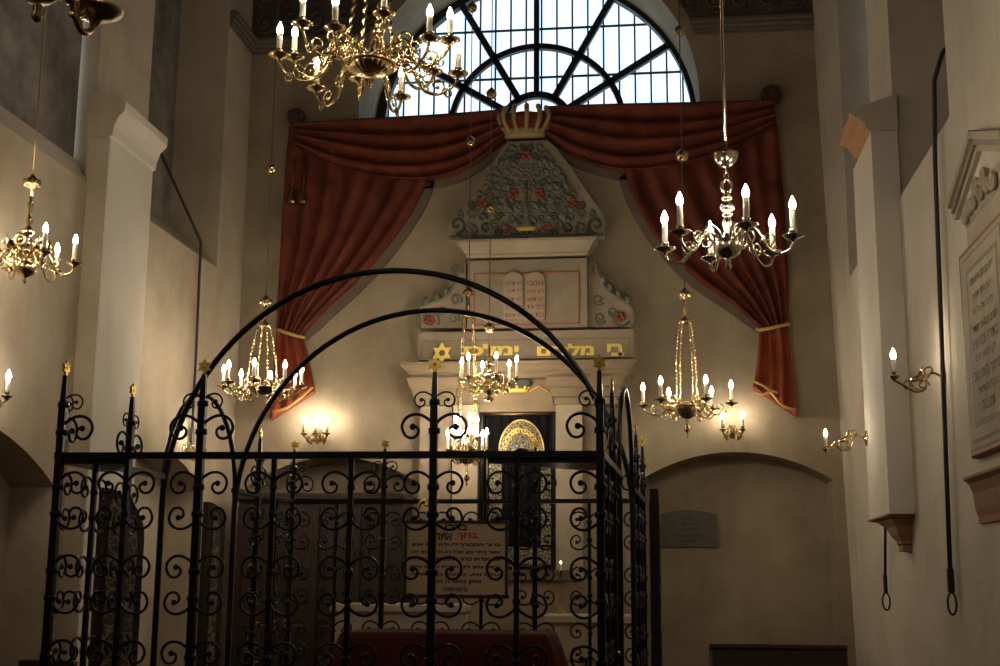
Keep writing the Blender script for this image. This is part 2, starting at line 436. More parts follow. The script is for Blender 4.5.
# pilasters with flared capitals (trim)
def pilaster(name, sgn, face, wallx, y0, y1, z0, z1, ztop, flare, lean):
    """sgn +1: stands on the right wall, face towards -X"""
    def sh(z): return (XR(z) - XR(3.5)) if lean else 0
    root = bpy.data.objects.new(name, None); C.objects.link(root); struct(root)
    mb = MB()
    pr = [(face, z0), (face, z1), (wallx + sgn * 0.02, z1), (wallx + sgn * 0.02, z0)]
    mb.poly([pr], lambda a, b, d: (a + sh(b), d, b), y0, y1)
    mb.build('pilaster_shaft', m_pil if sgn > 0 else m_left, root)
    if sgn < 0:
        mb = MB(); mb.box((face + 0.006, (y0 + y1) / 2, (z0 + z1) / 2), (0.012, y1 - y0 - 0.02, z1 - z0)); mb.build('pilaster_face', m_pil, root)
    o = face - sgn * flare; h = ztop - z1
    cap = [(face, z1), (face - sgn * flare * 0.25, z1 + 0.02), (face - sgn * flare * 0.32, z1 + h * 0.3), (face - sgn * flare * 0.55, z1 + h * 0.55), (face - sgn * flare * 0.9, z1 + h * 0.7), (o, z1 + h * 0.78), (o, ztop), (wallx + sgn * 0.02, ztop + 0.12), (wallx + sgn * 0.02, z1)]
    mb = MB(); mb.poly([cap], lambda a, b, d: (a + sh(b), d, b), y0 - 0.004, y1 + 0.004 - (0.3 if sgn > 0 else 0))
    mb.build('capital', m_terra if sgn > 0 else m_pil, root)
    if True:                                           # plastered cheek of the capital, towards the hall
        cheek = [(p[0] + 0.004 * sgn, p[1]) for p in cap]
        mb = MB(); mb.poly([cheek], lambda a, b, d: (a + sh(b), d, b), y0 - 0.02, y0 - 0.004); mb.build('capital_cheek', m_side if sgn > 0 else m_left, root)
    return root
pr_ = pilaster('trim_1', 1, 1.795, 1.995, 10.80, 11.85, 2.22, 5.44, 5.64, 0.16, True)
# terracotta corbel under it
def corbel(parent, face, wallx, y0, y1, z0, h, mat, lean=True, name='corbel'):
    d = wallx - face
    p = [(face - 0.02, z0), (face - 0.02, z0 - 0.015), (face + d * 0.22, z0 - h * 0.16), (face + d * 0.36, z0 - h * 0.32), (face + d * 0.44, z0 - h * 0.5), (face + d * 0.62, z0 - h * 0.62), (face + d * 0.62, z0 - h * 0.72), (face + d * 0.55, z0 - h * 0.76), (face + d * 0.6, z0 - h), (wallx + 0.06, z0 - h), (wallx + 0.06, z0)]
    mb = MB(); mb.poly([p], lambda a, b, dd: (a + (XR(b) - XR(3.5) if lean else 0), dd, b), y0, y1)
    return mb.build(name, mat, parent)
mb = MB(); vs = []
LV = [(0.215, 11.84, 2.22), (0.215, 11.84, 2.205), (0.175, 11.62, 2.185), (0.135, 11.42, 2.13), (0.115, 11.30, 2.06), (0.085, 11.22, 2.01), (0.085, 11.22, 1.985), (0.068, 11.18, 1.98), (0.075, 11.20, 1.93), (0.06, 11.15, 1.925)]
for o, y1_, z in LV:
    d_ = 10.81 + (0.225 - o) * 1.3
    vs += [(1.995 - o, d_, z), (2.05, d_, z), (2.05, y1_, z), (1.995 - o, y1_, z)]
n_ = len(LV)
mb.add(vs, [(0, 1, 2, 3), tuple(4 * (n_ - 1) + k for k in (3, 2, 1, 0))] + [(4 * r + k, 4 * r + (k + 1) % 4, 4 * r + 4 + (k + 1) % 4, 4 * r + 4 + k) for r in range(n_ - 1) for k in range(4)])
mb.build('corbel', m_terra2, pr_)
pl_ = pilaster('trim_2', -1, -4.92, XL, 10.65, 11.65, 0.0, 5.58, 5.92, 0.14, False)

# cornice and carved frieze on either side of the lunette
def cornice_run(name, path_fn, mat, prof):
    """sweep of profile [(out, z)] between two stations path_fn(out) -> (start, end)"""
    mb = MB(); n = len(prof); vs = []
    for o, z in prof:
        a, b = path_fn(o, z); vs += [(a[0], a[1], z), (b[0], b[1], z)]
    fs = [(2 * i, 2 * i + 1, 2 * i + 3, 2 * i + 2) for i in range(n - 1)]
    fs += [tuple(2 * i for i in range(n)), tuple(2 * i + 1 for i in reversed(range(n)))]
    mb.add(vs, fs); return mb.build(name, mat)
zc0 = 8.22
prof = [(0.0, zc0), (0.03, zc0 + 0.0), (0.03, zc0 + 0.03), (0.05, zc0 + 0.035), (0.05, zc0 + 0.075), (0.075, zc0 + 0.09), (0.075, zc0 + 0.13), (0.10, zc0 + 0.14), (0.10, zc0 + 0.18), (0.06, zc0 + 0.20), (0.0, zc0 + 0.20)]
def archx(z, side):
    r = RF + 0.22
    dz = z - fcz
    return WCX - 0.03 + side * math.sqrt(max(0.0, r * r - dz * dz))
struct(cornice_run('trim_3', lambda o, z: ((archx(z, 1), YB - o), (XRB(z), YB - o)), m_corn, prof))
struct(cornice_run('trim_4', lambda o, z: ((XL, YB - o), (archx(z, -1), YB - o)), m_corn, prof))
struct(cornice_run('trim_5', lambda o, z: ((XL + o, 14.12), (XL + o, YB)), m_corn, prof))
def frieze(name, x0f, x1f, z0, z1):
    mb = MB(); n = 12
    rows = []
    for i in range(n + 1):
        z = z0 + (z1 - z0) * i / n
        rows.append([(x0f(z), YB - 0.06, z), (x1f(z), YB - 0.06, z)])
    mb.grid(rows, False)
    rows = [[(p[0], YB - 0.001, p[2]) for p in r] for r in rows]
    mb.grid(rows, False)
    xa = max(x0f(z0 + 0.3), x0f(z1 - 0.1)); xb = min(x1f(z0 + 0.3), x1f(z1 - 0.1))
    k = max(2, int((xb - xa) / 0.3))
    for i in range(k):
        cx = xa + (xb - xa) * (i + 0.5) / k
        for zz, sg in ((z0 + 0.20, 1), (z0 + 0.56, -1), (z0 + 0.92, 1), (z0 + 1.28, -1)):
            if zz + 0.2 > z1: continue
            q = spiral(cx, zz, 0.15, 0.03, -PI / 2, -PI / 2 + sg * PI * 3, 30)
            mb.tube([(a, YB - 0.075, b) for a, b in q], 0.022, 6)
            mb.ball((cx, YB - 0.085, zz), 0.035, 8)
    return struct(mb.build(name, m_frieze))
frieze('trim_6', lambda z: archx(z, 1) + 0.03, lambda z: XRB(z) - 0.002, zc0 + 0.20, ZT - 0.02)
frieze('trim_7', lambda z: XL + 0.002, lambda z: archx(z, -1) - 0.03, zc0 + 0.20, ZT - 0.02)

# ------------------------------------------------------------------ lunette window
win = bpy.data.objects.new('window_1', None); C.objects.link(win); struct(win)
YW = 15.95
def wp(a, r): return (WCX + r * math.cos(a), YW, WCZ + r * math.sin(a))
mb = MB()
def flatring(mb, r, w, d, a0=0.0, a1=PI, n=48, y=YW):
    vs = []
    for i in range(n + 1):
        a = a0 + (a1 - a0) * i / n
        for rr, yy in ((r - w / 2, y - d / 2), (r + w / 2, y - d / 2), (r + w / 2, y + d / 2), (r - w / 2, y + d / 2)):
            vs.append((WCX + rr * math.cos(a), yy, WCZ + rr * math.sin(a)))
    fs = [(4 * i + k, 4 * i + (k + 1) % 4, 4 * i + 4 + (k + 1) % 4, 4 * i + 4 + k) for i in range(n) for k in range(4)]
    mb.add(vs, fs)
flatring(mb, RW + 0.05, 0.13, 0.12)
flatring(mb, 1.13, 0.075, 0.08)
flatring(mb, 0.46, 0.09, 0.08)
def spoke(mb, deg, r0, r1, w):
    a = math.radians(deg); c, s = math.cos(a), math.sin(a)
    vs = []
    for r in (r0, r1):
        for t, y in ((-w / 2, -0.04), (w / 2, -0.04), (w / 2, 0.04), (-w / 2, 0.04)):
            vs.append((WCX + r * c - t * s, YW + y, WCZ + r * s + t * c))
    mb.add(vs, [(0, 1, 2, 3), (7, 6, 5, 4)] + [(k, (k + 1) % 4, 4 + (k + 1) % 4, 4 + k) for k in range(4)])
for dg in (32, 60.5, 119.5, 148): spoke(mb, dg, 0.44, RW, 0.085)
spoke(mb, 90, 0.44, RW, 0.07)
mb.box((WCX, YW, WCZ - 0.05), (2 * RW, 0.1, 0.1))
mb.build('window_frame', m_winframe, win)
mb = MB()
for i in range(-10, 11):
    x = i * 0.205 + 0.05; h = math.sqrt(max(0, (RW + 0.05) ** 2 - x * x))
    mb.tube([(WCX + x, YW + 0.16, WCZ - 0.1), (WCX + x, YW + 0.16, WCZ + h)], 0.014, 6)
for z in (0.77, 1.45):
    h = math.sqrt(max(0, (RW + 0.05) ** 2 - z * z))
    mb.tube([(WCX - h, YW + 0.16, WCZ + z), (WCX + h, YW + 0.16, WCZ + z)], 0.017, 6)
mb.build('window_grille', m_winframe, win)
pane = MB(); pane.poly([circ(WCX, WCZ, RW, 0, PI, 40)], lambda a, b, d: (a, d, b), YW + 0.05, YW + 0.056)
pane.build('window_pane', m_glass, win)

# ------------------------------------------------------------------ chandeliers
BULB_PROF = [(0.001, 0.078), (0.005, 0.070), (0.011, 0.056), (0.0175, 0.040), (0.0195, 0.028), (0.018, 0.016), (0.012, 0.005), (0.010, 0.0)]
def candle_meshes(k, hc=0.115, glow=None):
    b = MB(); b.lathe([(r * k, z * k) for r, z in reversed(BULB_PROF)], seg=10); bulb = b.mesh('bulb', glow or m_bulb)
    b = MB(); b.lathe([(0.017 * k, 0), (0.0175 * k, hc * 0.97 * k), (0.015 * k, hc * k)], seg=12); can = b.mesh('candle', m_candle)
    return can, bulb, hc * k

def dish_into(mb, x, z, k, r=0.062):
    mb.lathe([(0.006 * k, -0.030 * k), (0.012 * k, -0.022 * k), (0.016 * k, -0.012 * k), (r * 0.6 * k, -0.006 * k), (r * k, 0.007 * k), (r * 1.02 * k, 0.012 * k), (r * 0.95 * k, 0.012 * k), (0.5 * r * k, 0.002 * k), (0.016 * k, 0.004 * k)], (x, 0, z), 18)
    mb.lathe([(0.014 * k, 0.0), (0.017 * k, 0.010 * k), (0.013 * k, 0.018 * k), (0.020 * k, 0.030 * k), (0.024 * k, 0.044 * k), (0.0225 * k, 0.046 * k), (0.017 * k, 0.046 * k)], (x, 0, z), 14)

def arm_mesh(R, k, style, mat, r0=0.05):
    """arm lying along +X, dish plane at z = 0"""
    mb = MB()
    if style == 'scroll':
        pts = [(r0, 0.02), (r0 + 0.10 * R, 0.075), (0.40 * R, 0.085), (0.53 * R, 0.02), (0.64 * R, -0.05), (0.78 * R, -0.085), (0.93 * R, -0.065), (R, -0.02)]
        curls = [(0.30 * R, 0.025, 0.05, 0.012, PI * 0.5, -PI * 1.6), (0.62 * R, 0.01, 0.045, 0.012, -PI * 0.6, PI * 1.5)]
    elif style == 'ring':
        pts = [(r0, 0.0), (0.30 * R, 0.04), (0.42 * R, 0.01), (0.50 * R, -0.05), (0.62 * R, -0.095), (0.80 * R, -0.085), (0.94 * R, -0.05), (R, -0.02)]
        curls = [(0.33 * R, 0.06, 0.06, 0.014, -PI * 0.5, PI * 1.7), (0.72 * R, -0.03, 0.05, 0.012, -PI * 0.5, PI * 1.5), (0.47 * R, -0.10, 0.05, 0.012, PI * 0.2, -PI * 1.6)]
    else:                                             # grand
        pts = [(r0, -0.02), (0.38 * R, 0.05), (0.48 * R, 0.02), (0.54 * R, -0.08), (0.62 * R, -0.15), (0.76 * R, -0.17), (0.92 * R, -0.11), (R, -0.03)]
        curls = [(0.42 * R, 0.06, 0.065, 0.016, -PI * 0.5, PI * 1.8), (0.76 * R, -0.10, 0.055, 0.014, -PI * 0.5, PI * 1.6), (0.57 * R, -0.02, 0.05, 0.014, PI, -PI * 0.9), (0.88 * R, -0.16, 0.035, 0.012, PI * 0.9, -PI)]
    q = resample([(a, 0, b) for a, b in pts], 30)
    tr = (0.0108 if style == 'grand' else 0.0086) * k
    mb.tube(q, [tr * (1.25 - 0.4 * i / 29) for i in range(30)], 8)
    for cx, cz, ra, rb, a0, a1 in curls:
        s_ = spiral(cx, cz, ra * k, rb * k, a0, a1, 22)
        mb.tube([(a, 0, b) for a, b in s_], [0.0064 * k * (1.1 - 0.35 * i / 22) for i in range(23)], 6)
        mb.ball((s_[-1][0], 0, s_[-1][1]), 0.012 * k, 8)
    mb.ball((0.53 * R, 0, 0.0 if style == 'scroll' else -0.06), 0.017 * k, 8)
    dish_into(mb, R, 0.0, k)
    return mb.mesh('arm', mat)

def cord(root, z0, z1, mat, r, balls, name='cord'):
    mb = MB(); mb.tube([(0, 0, z0), (0, 0, z1)], r, 8); mb.build(name, mat, root)
    for zb, rb in balls:
        b = MB(); b.ball((0, 0, zb), rb, 16)
        b.lathe([(rb * 0.35, rb * 0.9), (rb * 0.4, rb * 1.05), (rb * 0.15, rb * 1.25)], (0, 0, zb), 10)
        b.build('ball', m_brass, root)

def chain_pts(a, b, n): return [Vector(a).lerp(Vector(b), i / n) for i in range(n + 1)]

def chandelier(px, py, Y, label, R, n, phase, style, mat, k=1.0, cord_mat=None, cord_r=0.006, balls=(), top=None, upper=0, group=None, body=None, hc=0.128, chains=4, name='brass_chandelier', Ru=None):
    loc = at_y(px, py, Y)
    root = thing(name, label, 'chandelier', loc, group)
    phase = -phase - math.degrees(math.atan2(loc.x, loc.y))
    can, bulb, hcc = candle_meshes(k, hc, m_bulb_dim if k > 1.2 else None)
    def pz(y): return at_y(px, y, Y).z - loc.z         # heights of things seen on the axis
    arm = arm_mesh(R, k, {'baluster': 'scroll', 'ornate': 'scroll', 'chain': 'ring', 'grand': 'grand'}[style], mat)
    def put(me, R_, a, dz):
        ar = obj_of('arm', me, root, (0, 0, dz), (0, 0, a))
        obj_of('candle', can, ar, (R_, 0, 0.036 * k))
        obj_of('bulb', bulb, ar, (R_, 0, 0.034 * k + hcc))
    for i in range(n): put(arm, R, math.radians(phase) + 2 * PI * i / n, 0.0)
    if upper:
        Ru = Ru or R * 0.8
        au = arm_mesh(Ru, k, 'grand' if style == 'grand' else 'scroll', mat)
        for i in range(upper): put(au, Ru, math.radians(phase) + 2 * PI * (i + 0.5) / upper, 0.10 * k if style == 'grand' else 0.16 * k)
    if body:
        b = MB(); b.lathe([(r, z) for r, z in body], seg=20); b.build('shaft', mat, root)
    zt = top
    cord(root, zt, ZT - loc.z, cord_mat or m_wire, cord_r, [(pz(y), rb) for y, rb in balls])
    return root, loc, pz

# D: right, six arms on a baluster shaft
Yd = 7.26
kD = 1.0
bodyD = [(0.004, -0.150), (0.014, -0.142), (0.020, -0.128), (0.012, -0.112), (0.018, -0.098), (0.010, -0.088), (0.040, -0.078), (0.070, -0.050), (0.078, -0.022), (0.074, 0.006), (0.045, 0.030), (0.024, 0.042), (0.020, 0.07), (0.030, 0.115), (0.026, 0.14), (0.018, 0.155), (0.022, 0.165), (0.030, 0.172), (0.022, 0.182), (0.040, 0.205), (0.044, 0.222), (0.030, 0.238), (0.016, 0.250), (0.028, 0.262), (0.034, 0.275), (0.018, 0.290), (0.012, 0.31)]
cD, lD, pzD = chandelier(728, 244, Yd, 'pale brass six-arm chandelier with baluster shaft hung nearest the right wall', 0.372, 6, 14, 'baluster', m_brassp, 1.0, m_brassp, 0.010, (), top=0.54, body=bodyD)
b = MB(); b.tube([(0.026 * math.cos(a), 0, 0.345 + 0.04 * math.sin(a)) for a in [2 * PI * i / 20 for i in range(20)]], 0.011, 8, closed=True); b.build('ring', m_brassp, cD)
b = MB()
b.tube([(0.012 * math.cos(a), 0, 0.405 + 0.022 * math.sin(a)) for a in [2 * PI * i / 14 for i in range(14)]], 0.005, 6, closed=True)
b.tube([(0, 0.012 * math.cos(a), 0.437 + 0.022 * math.sin(a)) for a in [2 * PI * i / 14 for i in range(14)]], 0.005, 6, closed=True)
b.build('hook', m_brassp, cD)
b = MB(); b.lathe([(0.012, 0.455), (0.030, 0.462), (0.058, 0.490), (0.070, 0.528), (0.073, 0.540), (0.066, 0.540), (0.02, 0.50)], seg=20, flute=10, fa=0.04); b.build('canopy_cup', m_brassp, cD)

# C: left, over the side of the hall, with flower reflectors
Yc = 8.7
bodyC = [(0.003, -0.165), (0.012, -0.155), (0.018, -0.140), (0.008, -0.125), (0.022, -0.112), (0.060, -0.092), (0.080, -0.060), (0.078, -0.030), (0.050, -0.008), (0.026, 0.01), (0.045, 0.04), (0.034, 0.07), (0.02, 0.09), (0.05, 0.12), (0.055, 0.145), (0.03, 0.17), (0.018, 0.19), (0.03, 0.21), (0.05, 0.225), (0.028, 0.25), (0.016, 0.28), (0.03, 0.31), (0.018, 0.33), (0.012, 0.38), (0.02, 0.42), (0.026, 0.44), (0.012, 0.46), (0.012, 0.50)]
cC, lC, pzC = chandelier(26, 262, Yc, 'polished brass chandelier with flower reflectors hanging before the left wall', 0.335, 6, 10, 'baluster', m_brass, 0.95, m_brassd, 0.006, (), top=0.64, body=bodyC)
b = MB()
for i in range(8):
    a = 2 * PI * i / 8
    b.ball((0.045 * math.cos(a), 0.045 * math.sin(a), 0.60), 0.03, 8)
b.lathe([(0.012, 0.49), (0.012, 0.55), (0.03, 0.56), (0.05, 0.58), (0.03, 0.64), (0.008, 0.67)], seg=12); b.build('canopy_cup', m_brass, cC)
fl = MB()
fl.lathe([(0.02, 0.0), (0.03, 0.006), (0.052, 0.004), (0.058, 0.0)], (0, 0, 0), 24, flute=12, fa=0.10); fl.ball((0, 0, 0.008), 0.018, 8)
flm = fl.mesh('reflector', m_brass)
for i in range(6):
    a = math.radians(40) + 2 * PI * i / 6
    fo = obj_of('reflector', flm, cC, (0.15 * math.cos(a), 0.15 * math.sin(a), 0.13), (0, PI / 2, a))
    sb = MB(); sb.tube([(0.03 * math.cos(a), 0.03 * math.sin(a), 0.06), (0.10 * math.cos(a), 0.10 * math.sin(a), 0.05), (0.15 * math.cos(a), 0.15 * math.sin(a), 0.12)], 0.006, 6); sb.build('stem', m_brass, cC)

# basin used by the chain-hung types
def basin(root, mat, r, flute=24, dz=0.0, finial=True, shallow=1.0):
    b = MB()
    b.lathe([(0.02, -0.115 * shallow + dz), (r * 0.45, -0.10 * shallow + dz), (r * 0.78, -0.065 * shallow + dz), (r * 0.95, -0.02 * shallow + dz), (r, 0.0 + dz)], seg=flute * 4, flute=flute, fa=0.025)
    b.build('basin', mat, root)
    b = MB()
    b.tube([(r * 1.04 * math.cos(2 * PI * i / 48), r * 1.04 * math.sin(2 * PI * i / 48), 0.008 + dz) for i in range(48)], 0.017, 8, closed=True)
    for i in range(36):
        a = 2 * PI * i / 36; b.ball((r * 1.05 * math.cos(a), r * 1.05 * math.sin(a), 0.028 + dz), 0.012, 6)
    b.build('basin_rim', mat, root)

# A: grand twelve-arm chandelier high in front of the window
Ya = 8.9
cA, lA, pzA = chandelier(370, 66, Ya, 'large twelve-arm brass chandelier hanging in front of the arched window', 0.67, 6, -8, 'grand', m_brass, 1.25, m_brassd, 0.012, (), top=1.25, upper=6, Ru=0.62, hc=0.105)
basin(cA, m_brass, 0.185, 24, 0.0, shallow=0.75)
b = MB(); b.lathe([(0.004, -0.175), (0.016, -0.160), (0.026, -0.14), (0.014, -0.125), (0.04, -0.112)], seg=14); b.build('finial', m_brass, cA)
for i in range(4):
    a = math.radians(35) + i * PI / 2
    b = MB(); P_ = chain_pts((0.20 * math.cos(a), 0.20 * math.sin(a), 0.03), (0.05 * math.cos(a), 0.05 * math.sin(a), 1.15), 44)
    b.tube([p + Vector((0.009 * math.cos(j * 1.9), 0.009 * math.sin(j * 1.9), 0)) for j, p in enumerate(P_)], 0.012, 6)
    b.lathe([(0.012, 0.0), (0.034, 0.02), (0.028, 0.06), (0.036, 0.09), (0.016, 0.12)], (0.19 * math.cos(a), 0.19 * math.sin(a), 0.03), 10)
    b.build('rope', m_brass, cA)
b = MB(); b.lathe([(0.02, 1.08), (0.075, 1.11), (0.09, 1.15), (0.05, 1.18), (0.03, 1.22), (0.04, 1.25), (0.01, 1.28)], seg=18); b.build('crown', m_brass, cA)

# B: cut off at the top left corner
cB, lB, pzB = chandelier(40, -22, 3.6, 'brass chandelier cut off in the upper left corner, one dark dish showing', 0.285, 4, -50, 'baluster', m_brassd, 1.45, m_brassd, 0.006, (), top=0.5, body=bodyD)

# E, H: chain-hung pair on either side of the ark
def chain_chand(px, py, Y, label, R, n, phase, balls, ytop, yneck, k, chains, group, ypend=None, basin_r=0.11, hc=0.115, mat=None, flat=1.0, upper=0):
    mat = mat or m_brass
    loc = at_y(px, py, Y)
    zt = at_y(px, ytop, Y).z - loc.z; zn = at_y(px, yneck, Y).z - loc.z
    root, l, pz = chandelier(px, py, Y, label, R, n, phase, 'chain', mat, k, m_wire, 0.006, balls, top=zt, group=group, hc=hc, upper=upper, Ru=R * 0.62)
    basin(root, m_brassd, basin_r, 16, -0.02, shallow=flat)
    b = MB()
    b.lathe([(0.012, zn), (0.05, zn + 0.005), (0.075, zn + 0.02), (0.06, zn + 0.035), (0.02, zn + 0.06), (0.014, zn + 0.10), (0.03, zn + 0.13), (0.014, zn + 0.17), (0.012, max(zn + 0.18, zt - 0.05))], seg=16)
    for i in range(8):
        a = 2 * PI * i / 8; b.ball((0.05 * math.cos(a), 0.05 * math.sin(a), zt - 0.01), 0.026, 8)
    b.lathe([(0.02, zt - 0.05), (0.05, zt - 0.02), (0.05, zt + 0.02), (0.01, zt + 0.06)], seg=12)
    b.build('crown', mat, root)
    for i in range(chains):
        a = math.radians(phase + 25) + 2 * PI * i / chains
        A_ = (basin_r * 1.02 * math.cos(a), basin_r * 1.02 * math.sin(a), 0.0); B_ = (0.065 * math.cos(a), 0.065 * math.sin(a), zn + 0.012)
        m = max(8, int((zn) / 0.035))
        b = MB(); P_ = chain_pts(A_, B_, m)
        # a gentle sag outwards between crown and basin
        P_ = [p + Vector((math.cos(a), math.sin(a), 0)) * (0.02 * math.sin(PI * j / m)) for j, p in enumerate(P_)]
        b.tube(P_, 0.0055, 6)
        for j, p in enumerate(P_): b.ball(p, 0.013 if j % 2 else 0.010, 6, 1.3)
        b.build('chain', mat, root)
    if ypend:
        zp = at_y(px, ypend, Y).z - loc.z
        b = MB(); b.lathe([(0.002, zp), (0.012, zp + 0.015), (0.006, zp + 0.035), (0.010, zp + 0.05), (0.034, zp + 0.075), (0.030, zp + 0.10), (0.010, zp + 0.12), (0.018, zp + 0.15), (0.008, zp + 0.18), (0.016, zp + 0.21), (0.010, -0.13), (0.02, -0.11)], seg=12); b.build('finial', mat, root)
    return root
cH = chain_chand(687, 405, 12.3, 'chain-hung brass chandelier with long pendant right of the ark', 0.415, 6, 5, [(156, 0.062), (31, 0.055)], 294, 324, 1.0, 4, 'chain-hung chandeliers beside the ark', 438, 0.105)
cE = chain_chand(262, 387, 12.5, 'chain-hung brass chandelier with flat dark basin left of the ark', 0.395, 8, 12, [(169, 0.055)], 301, 328, 1.0, 4, 'chain-hung chandeliers beside the ark', None, 0.15, mat=m_brass, flat=0.5)
cG = chain_chand(467, 452, 14.0, 'lowest chain-hung chandelier glowing directly in front of the ark pilaster', 0.225, 6, 20, [(142, 0.06), (8, 0.06)], 292, 318, 0.98, 4, None, 486, 0.12, hc=0.155, upper=3)
bodyF = [(0.004, -0.22), (0.05, -0.215), (0.055, -0.19), (0.02, -0.17), (0.03, -0.15), (0.06, -0.11), (0.065, -0.07), (0.03, -0.03), (0.02, 0.0), (0.04, 0.03), (0.05, 0.06), (0.03, 0.09), (0.016, 0.12), (0.05, 0.17), (0.055, 0.18), (0.02, 0.19), (0.03, 0.22), (0.012, 0.26), (0.01, 0.38)]
cF, lF, pzF = chandelier(489, 381, 13.6, 'slim brass chandelier of crystal-like arms hanging above the ark doorway', 0.305, 6, 16, 'ornate', m_brass, 0.9, m_wire, 0.006, [(94, 0.06), (208, 0.055), (328, 0.058)], top=0.38, body=bodyF, hc=0.185)
b = MB()
for i in range(12):
    a = 2 * PI * i / 12
    for rr, zz in ((0.12, -0.06), (0.20, -0.10), (0.16, 0.02)):
        b.ball((rr * math.cos(a + rr * 9), rr * math.sin(a + rr * 9), zz), 0.018, 6, 1.6)
        b.tube([(rr * math.cos(a + rr * 9), rr * math.sin(a + rr * 9), zz), (0.03 * math.cos(a), 0.03 * math.sin(a), zz + 0.05)], 0.004, 5)
b.build('pendants', m_brass, cF)

# ------------------------------------------------------------------ wall sconces
def sconce(name, label, base, out, L, n, spread, mat, k=1.0, group=None, drop=0.06, rise=0.0, vert_b=1.0):
    """base on the wall, out = unit vector away from the wall"""
    rz = math.atan2(out[1], out[0])
    root = thing(name, label, 'wall lamp', base, group, rz)
    b = MB()
    def rot(prof, sy):                                   # back plate: a lathe turned to face out
        q = MB(); q.lathe(prof, (0, 0, 0), 16)
        b.add([(v[2], v[1] * sy, v[0] * 1.35) for v in q.v], q.f, True)
    rot([(0.03, -0.005), (0.055, 0.004), (0.045, 0.014), (0.02, 0.022), (0.012, 0.035)], 0.8)
    b.build('back_plate', mat, root)
    can, bulb, hcc = candle_meshes(k, 0.10)
    for i in range(n):
        a = 0 if n == 1 else math.radians(-spread + 2 * spread * i / (n - 1))
        LL = L * (1.0 if n == 1 or i in (0, n - 1) else 0.85)
        mb = MB()
        pts = resample([(0.02, 0, 0), (0.22 * LL, 0, 0.03), (0.36 * LL, 0, 0.0), (0.40 * LL, 0, -drop * 1.4), (0.60 * LL, 0, -drop * 1.7), (0.82 * LL, 0, -drop * 0.9), (LL, 0, rise - 0.02)], 24)
        mb.tube(pts, 0.009, 7)
        for cx, cz, ra, a0, a1 in ((0.30 * LL, 0.045, 0.045, -PI / 2, PI * 1.4), (0.52 * LL, -0.03, 0.06, -PI / 2, PI * 1.5), (0.72 * LL, -0.05, 0.04, -PI * 0.4, PI * 1.4), (0.44 * LL, -0.06, 0.045, PI, -PI * 0.7)):
            s_ = spiral(cx, cz, ra, 0.012, a0, a1, 18); mb.tube([(p, 0, q) for p, q in s_], 0.0065, 6)
        dish_into(mb, LL, rise, k, 0.042)
        ar = mb.build('arm', mat, root); ar.rotation_euler = (0, 0, a)
        if n == 1:                                        # a cast bird perched in the scrollwork
            q = MB()
            q.lathe([(0.002, -0.07), (0.014, -0.05), (0.026, -0.01), (0.024, 0.02), (0.014, 0.04), (0.014, 0.055), (0.002, 0.068)], (0, 0, 0), 10)
            mb2 = MB(); mb2.add([(0.52 * LL - v[2], v[1] * 0.6, -0.005 + v[0] + v[2] * 0.3) for v in q.v], q.f, True)
            mb2.tube([(0.50 * LL, 0.005, 0.02), (0.44 * LL, 0.008, 0.06), (0.40 * LL, 0.008, 0.085)], [0.016, 0.012, 0.003], 6)
            mb2.build('bird', m_brass, root)
        obj_of('candle', can, ar, (LL, 0, rise + 0.036 * k)); obj_of('bulb', bulb, ar, (LL, 0, rise + 0.034 * k + hcc))
    return root
SG = 'single-arm brass sconces on the right wall'
pA = Vector((XR(3.11), 9.42, 3.11))
sconce('wall_sconce', 'brass bird sconce with one lit candle bulb beside the long black pull cord', pA, (-1, 0), 0.35, 1, 0, m_brassd, 1.0, SG)
pB = Vector((XR(2.95) - 0.2, 11.76, 2.93))
sconce('wall_sconce', 'brass bird sconce low on the pale right pilaster, smaller and farther back', pB, (-1, 0), 0.36, 1, 0, m_brass, 0.9, SG, rise=-0.10)
sconce('wall_sconce', 'three-bulb brass sconce on the back wall below the left red curtain', Vector((at_y(320, 436, YB).x, YB, at_y(320, 436, YB).z)), (0, -1), 0.25, 3, 34, m_brassd, 1.0, 'sconces on the back wall')
sconce('wall_sconce', 'two-bulb brass sconce on the back wall right of the chain-hung chandelier', Vector((at_y(732, 432, YB).x, YB, at_y(731, 432, YB).z)), (0, -1), 0.22, 2, 30, m_brassd, 1.0, 'sconces on the back wall')
sconce('wall_sconce', 'two-bulb sconce at the left edge of the photo, above the dark arch', Vector((XL, 9.02, 3.0)), (1, 0), 0.24, 2, 35, m_brassd, 1.0, 'sconces on the left wall')
sconce('wall_sconce', 'small sconce on the left wall half hidden by the iron arch leg', Vector((XL, 13.35, 3.02)), (1, 0), 0.22, 1, 0, m_brass, 1.0, 'sconces on the left wall')

# ------------------------------------------------------------------ bimah cage
FL, FR, BR, BL = Vector((-3.193, 6.573, 0)), Vector((-0.32, 6.642, 0)), Vector((-0.165, 10.44, 0)), Vector((-3.055, 10.538, 0))
cage = thing('iron_bimah_cage', 'black wrought iron cage with scrollwork, two tall hoops and gilt stars around the reading platform', 'railing', (FL + BR) / 2)
OFF = -((FL + BR) / 2)
def on(a, b, t): return a.lerp(b, t) + OFF
ZR = 2.30; ZF = 0.30
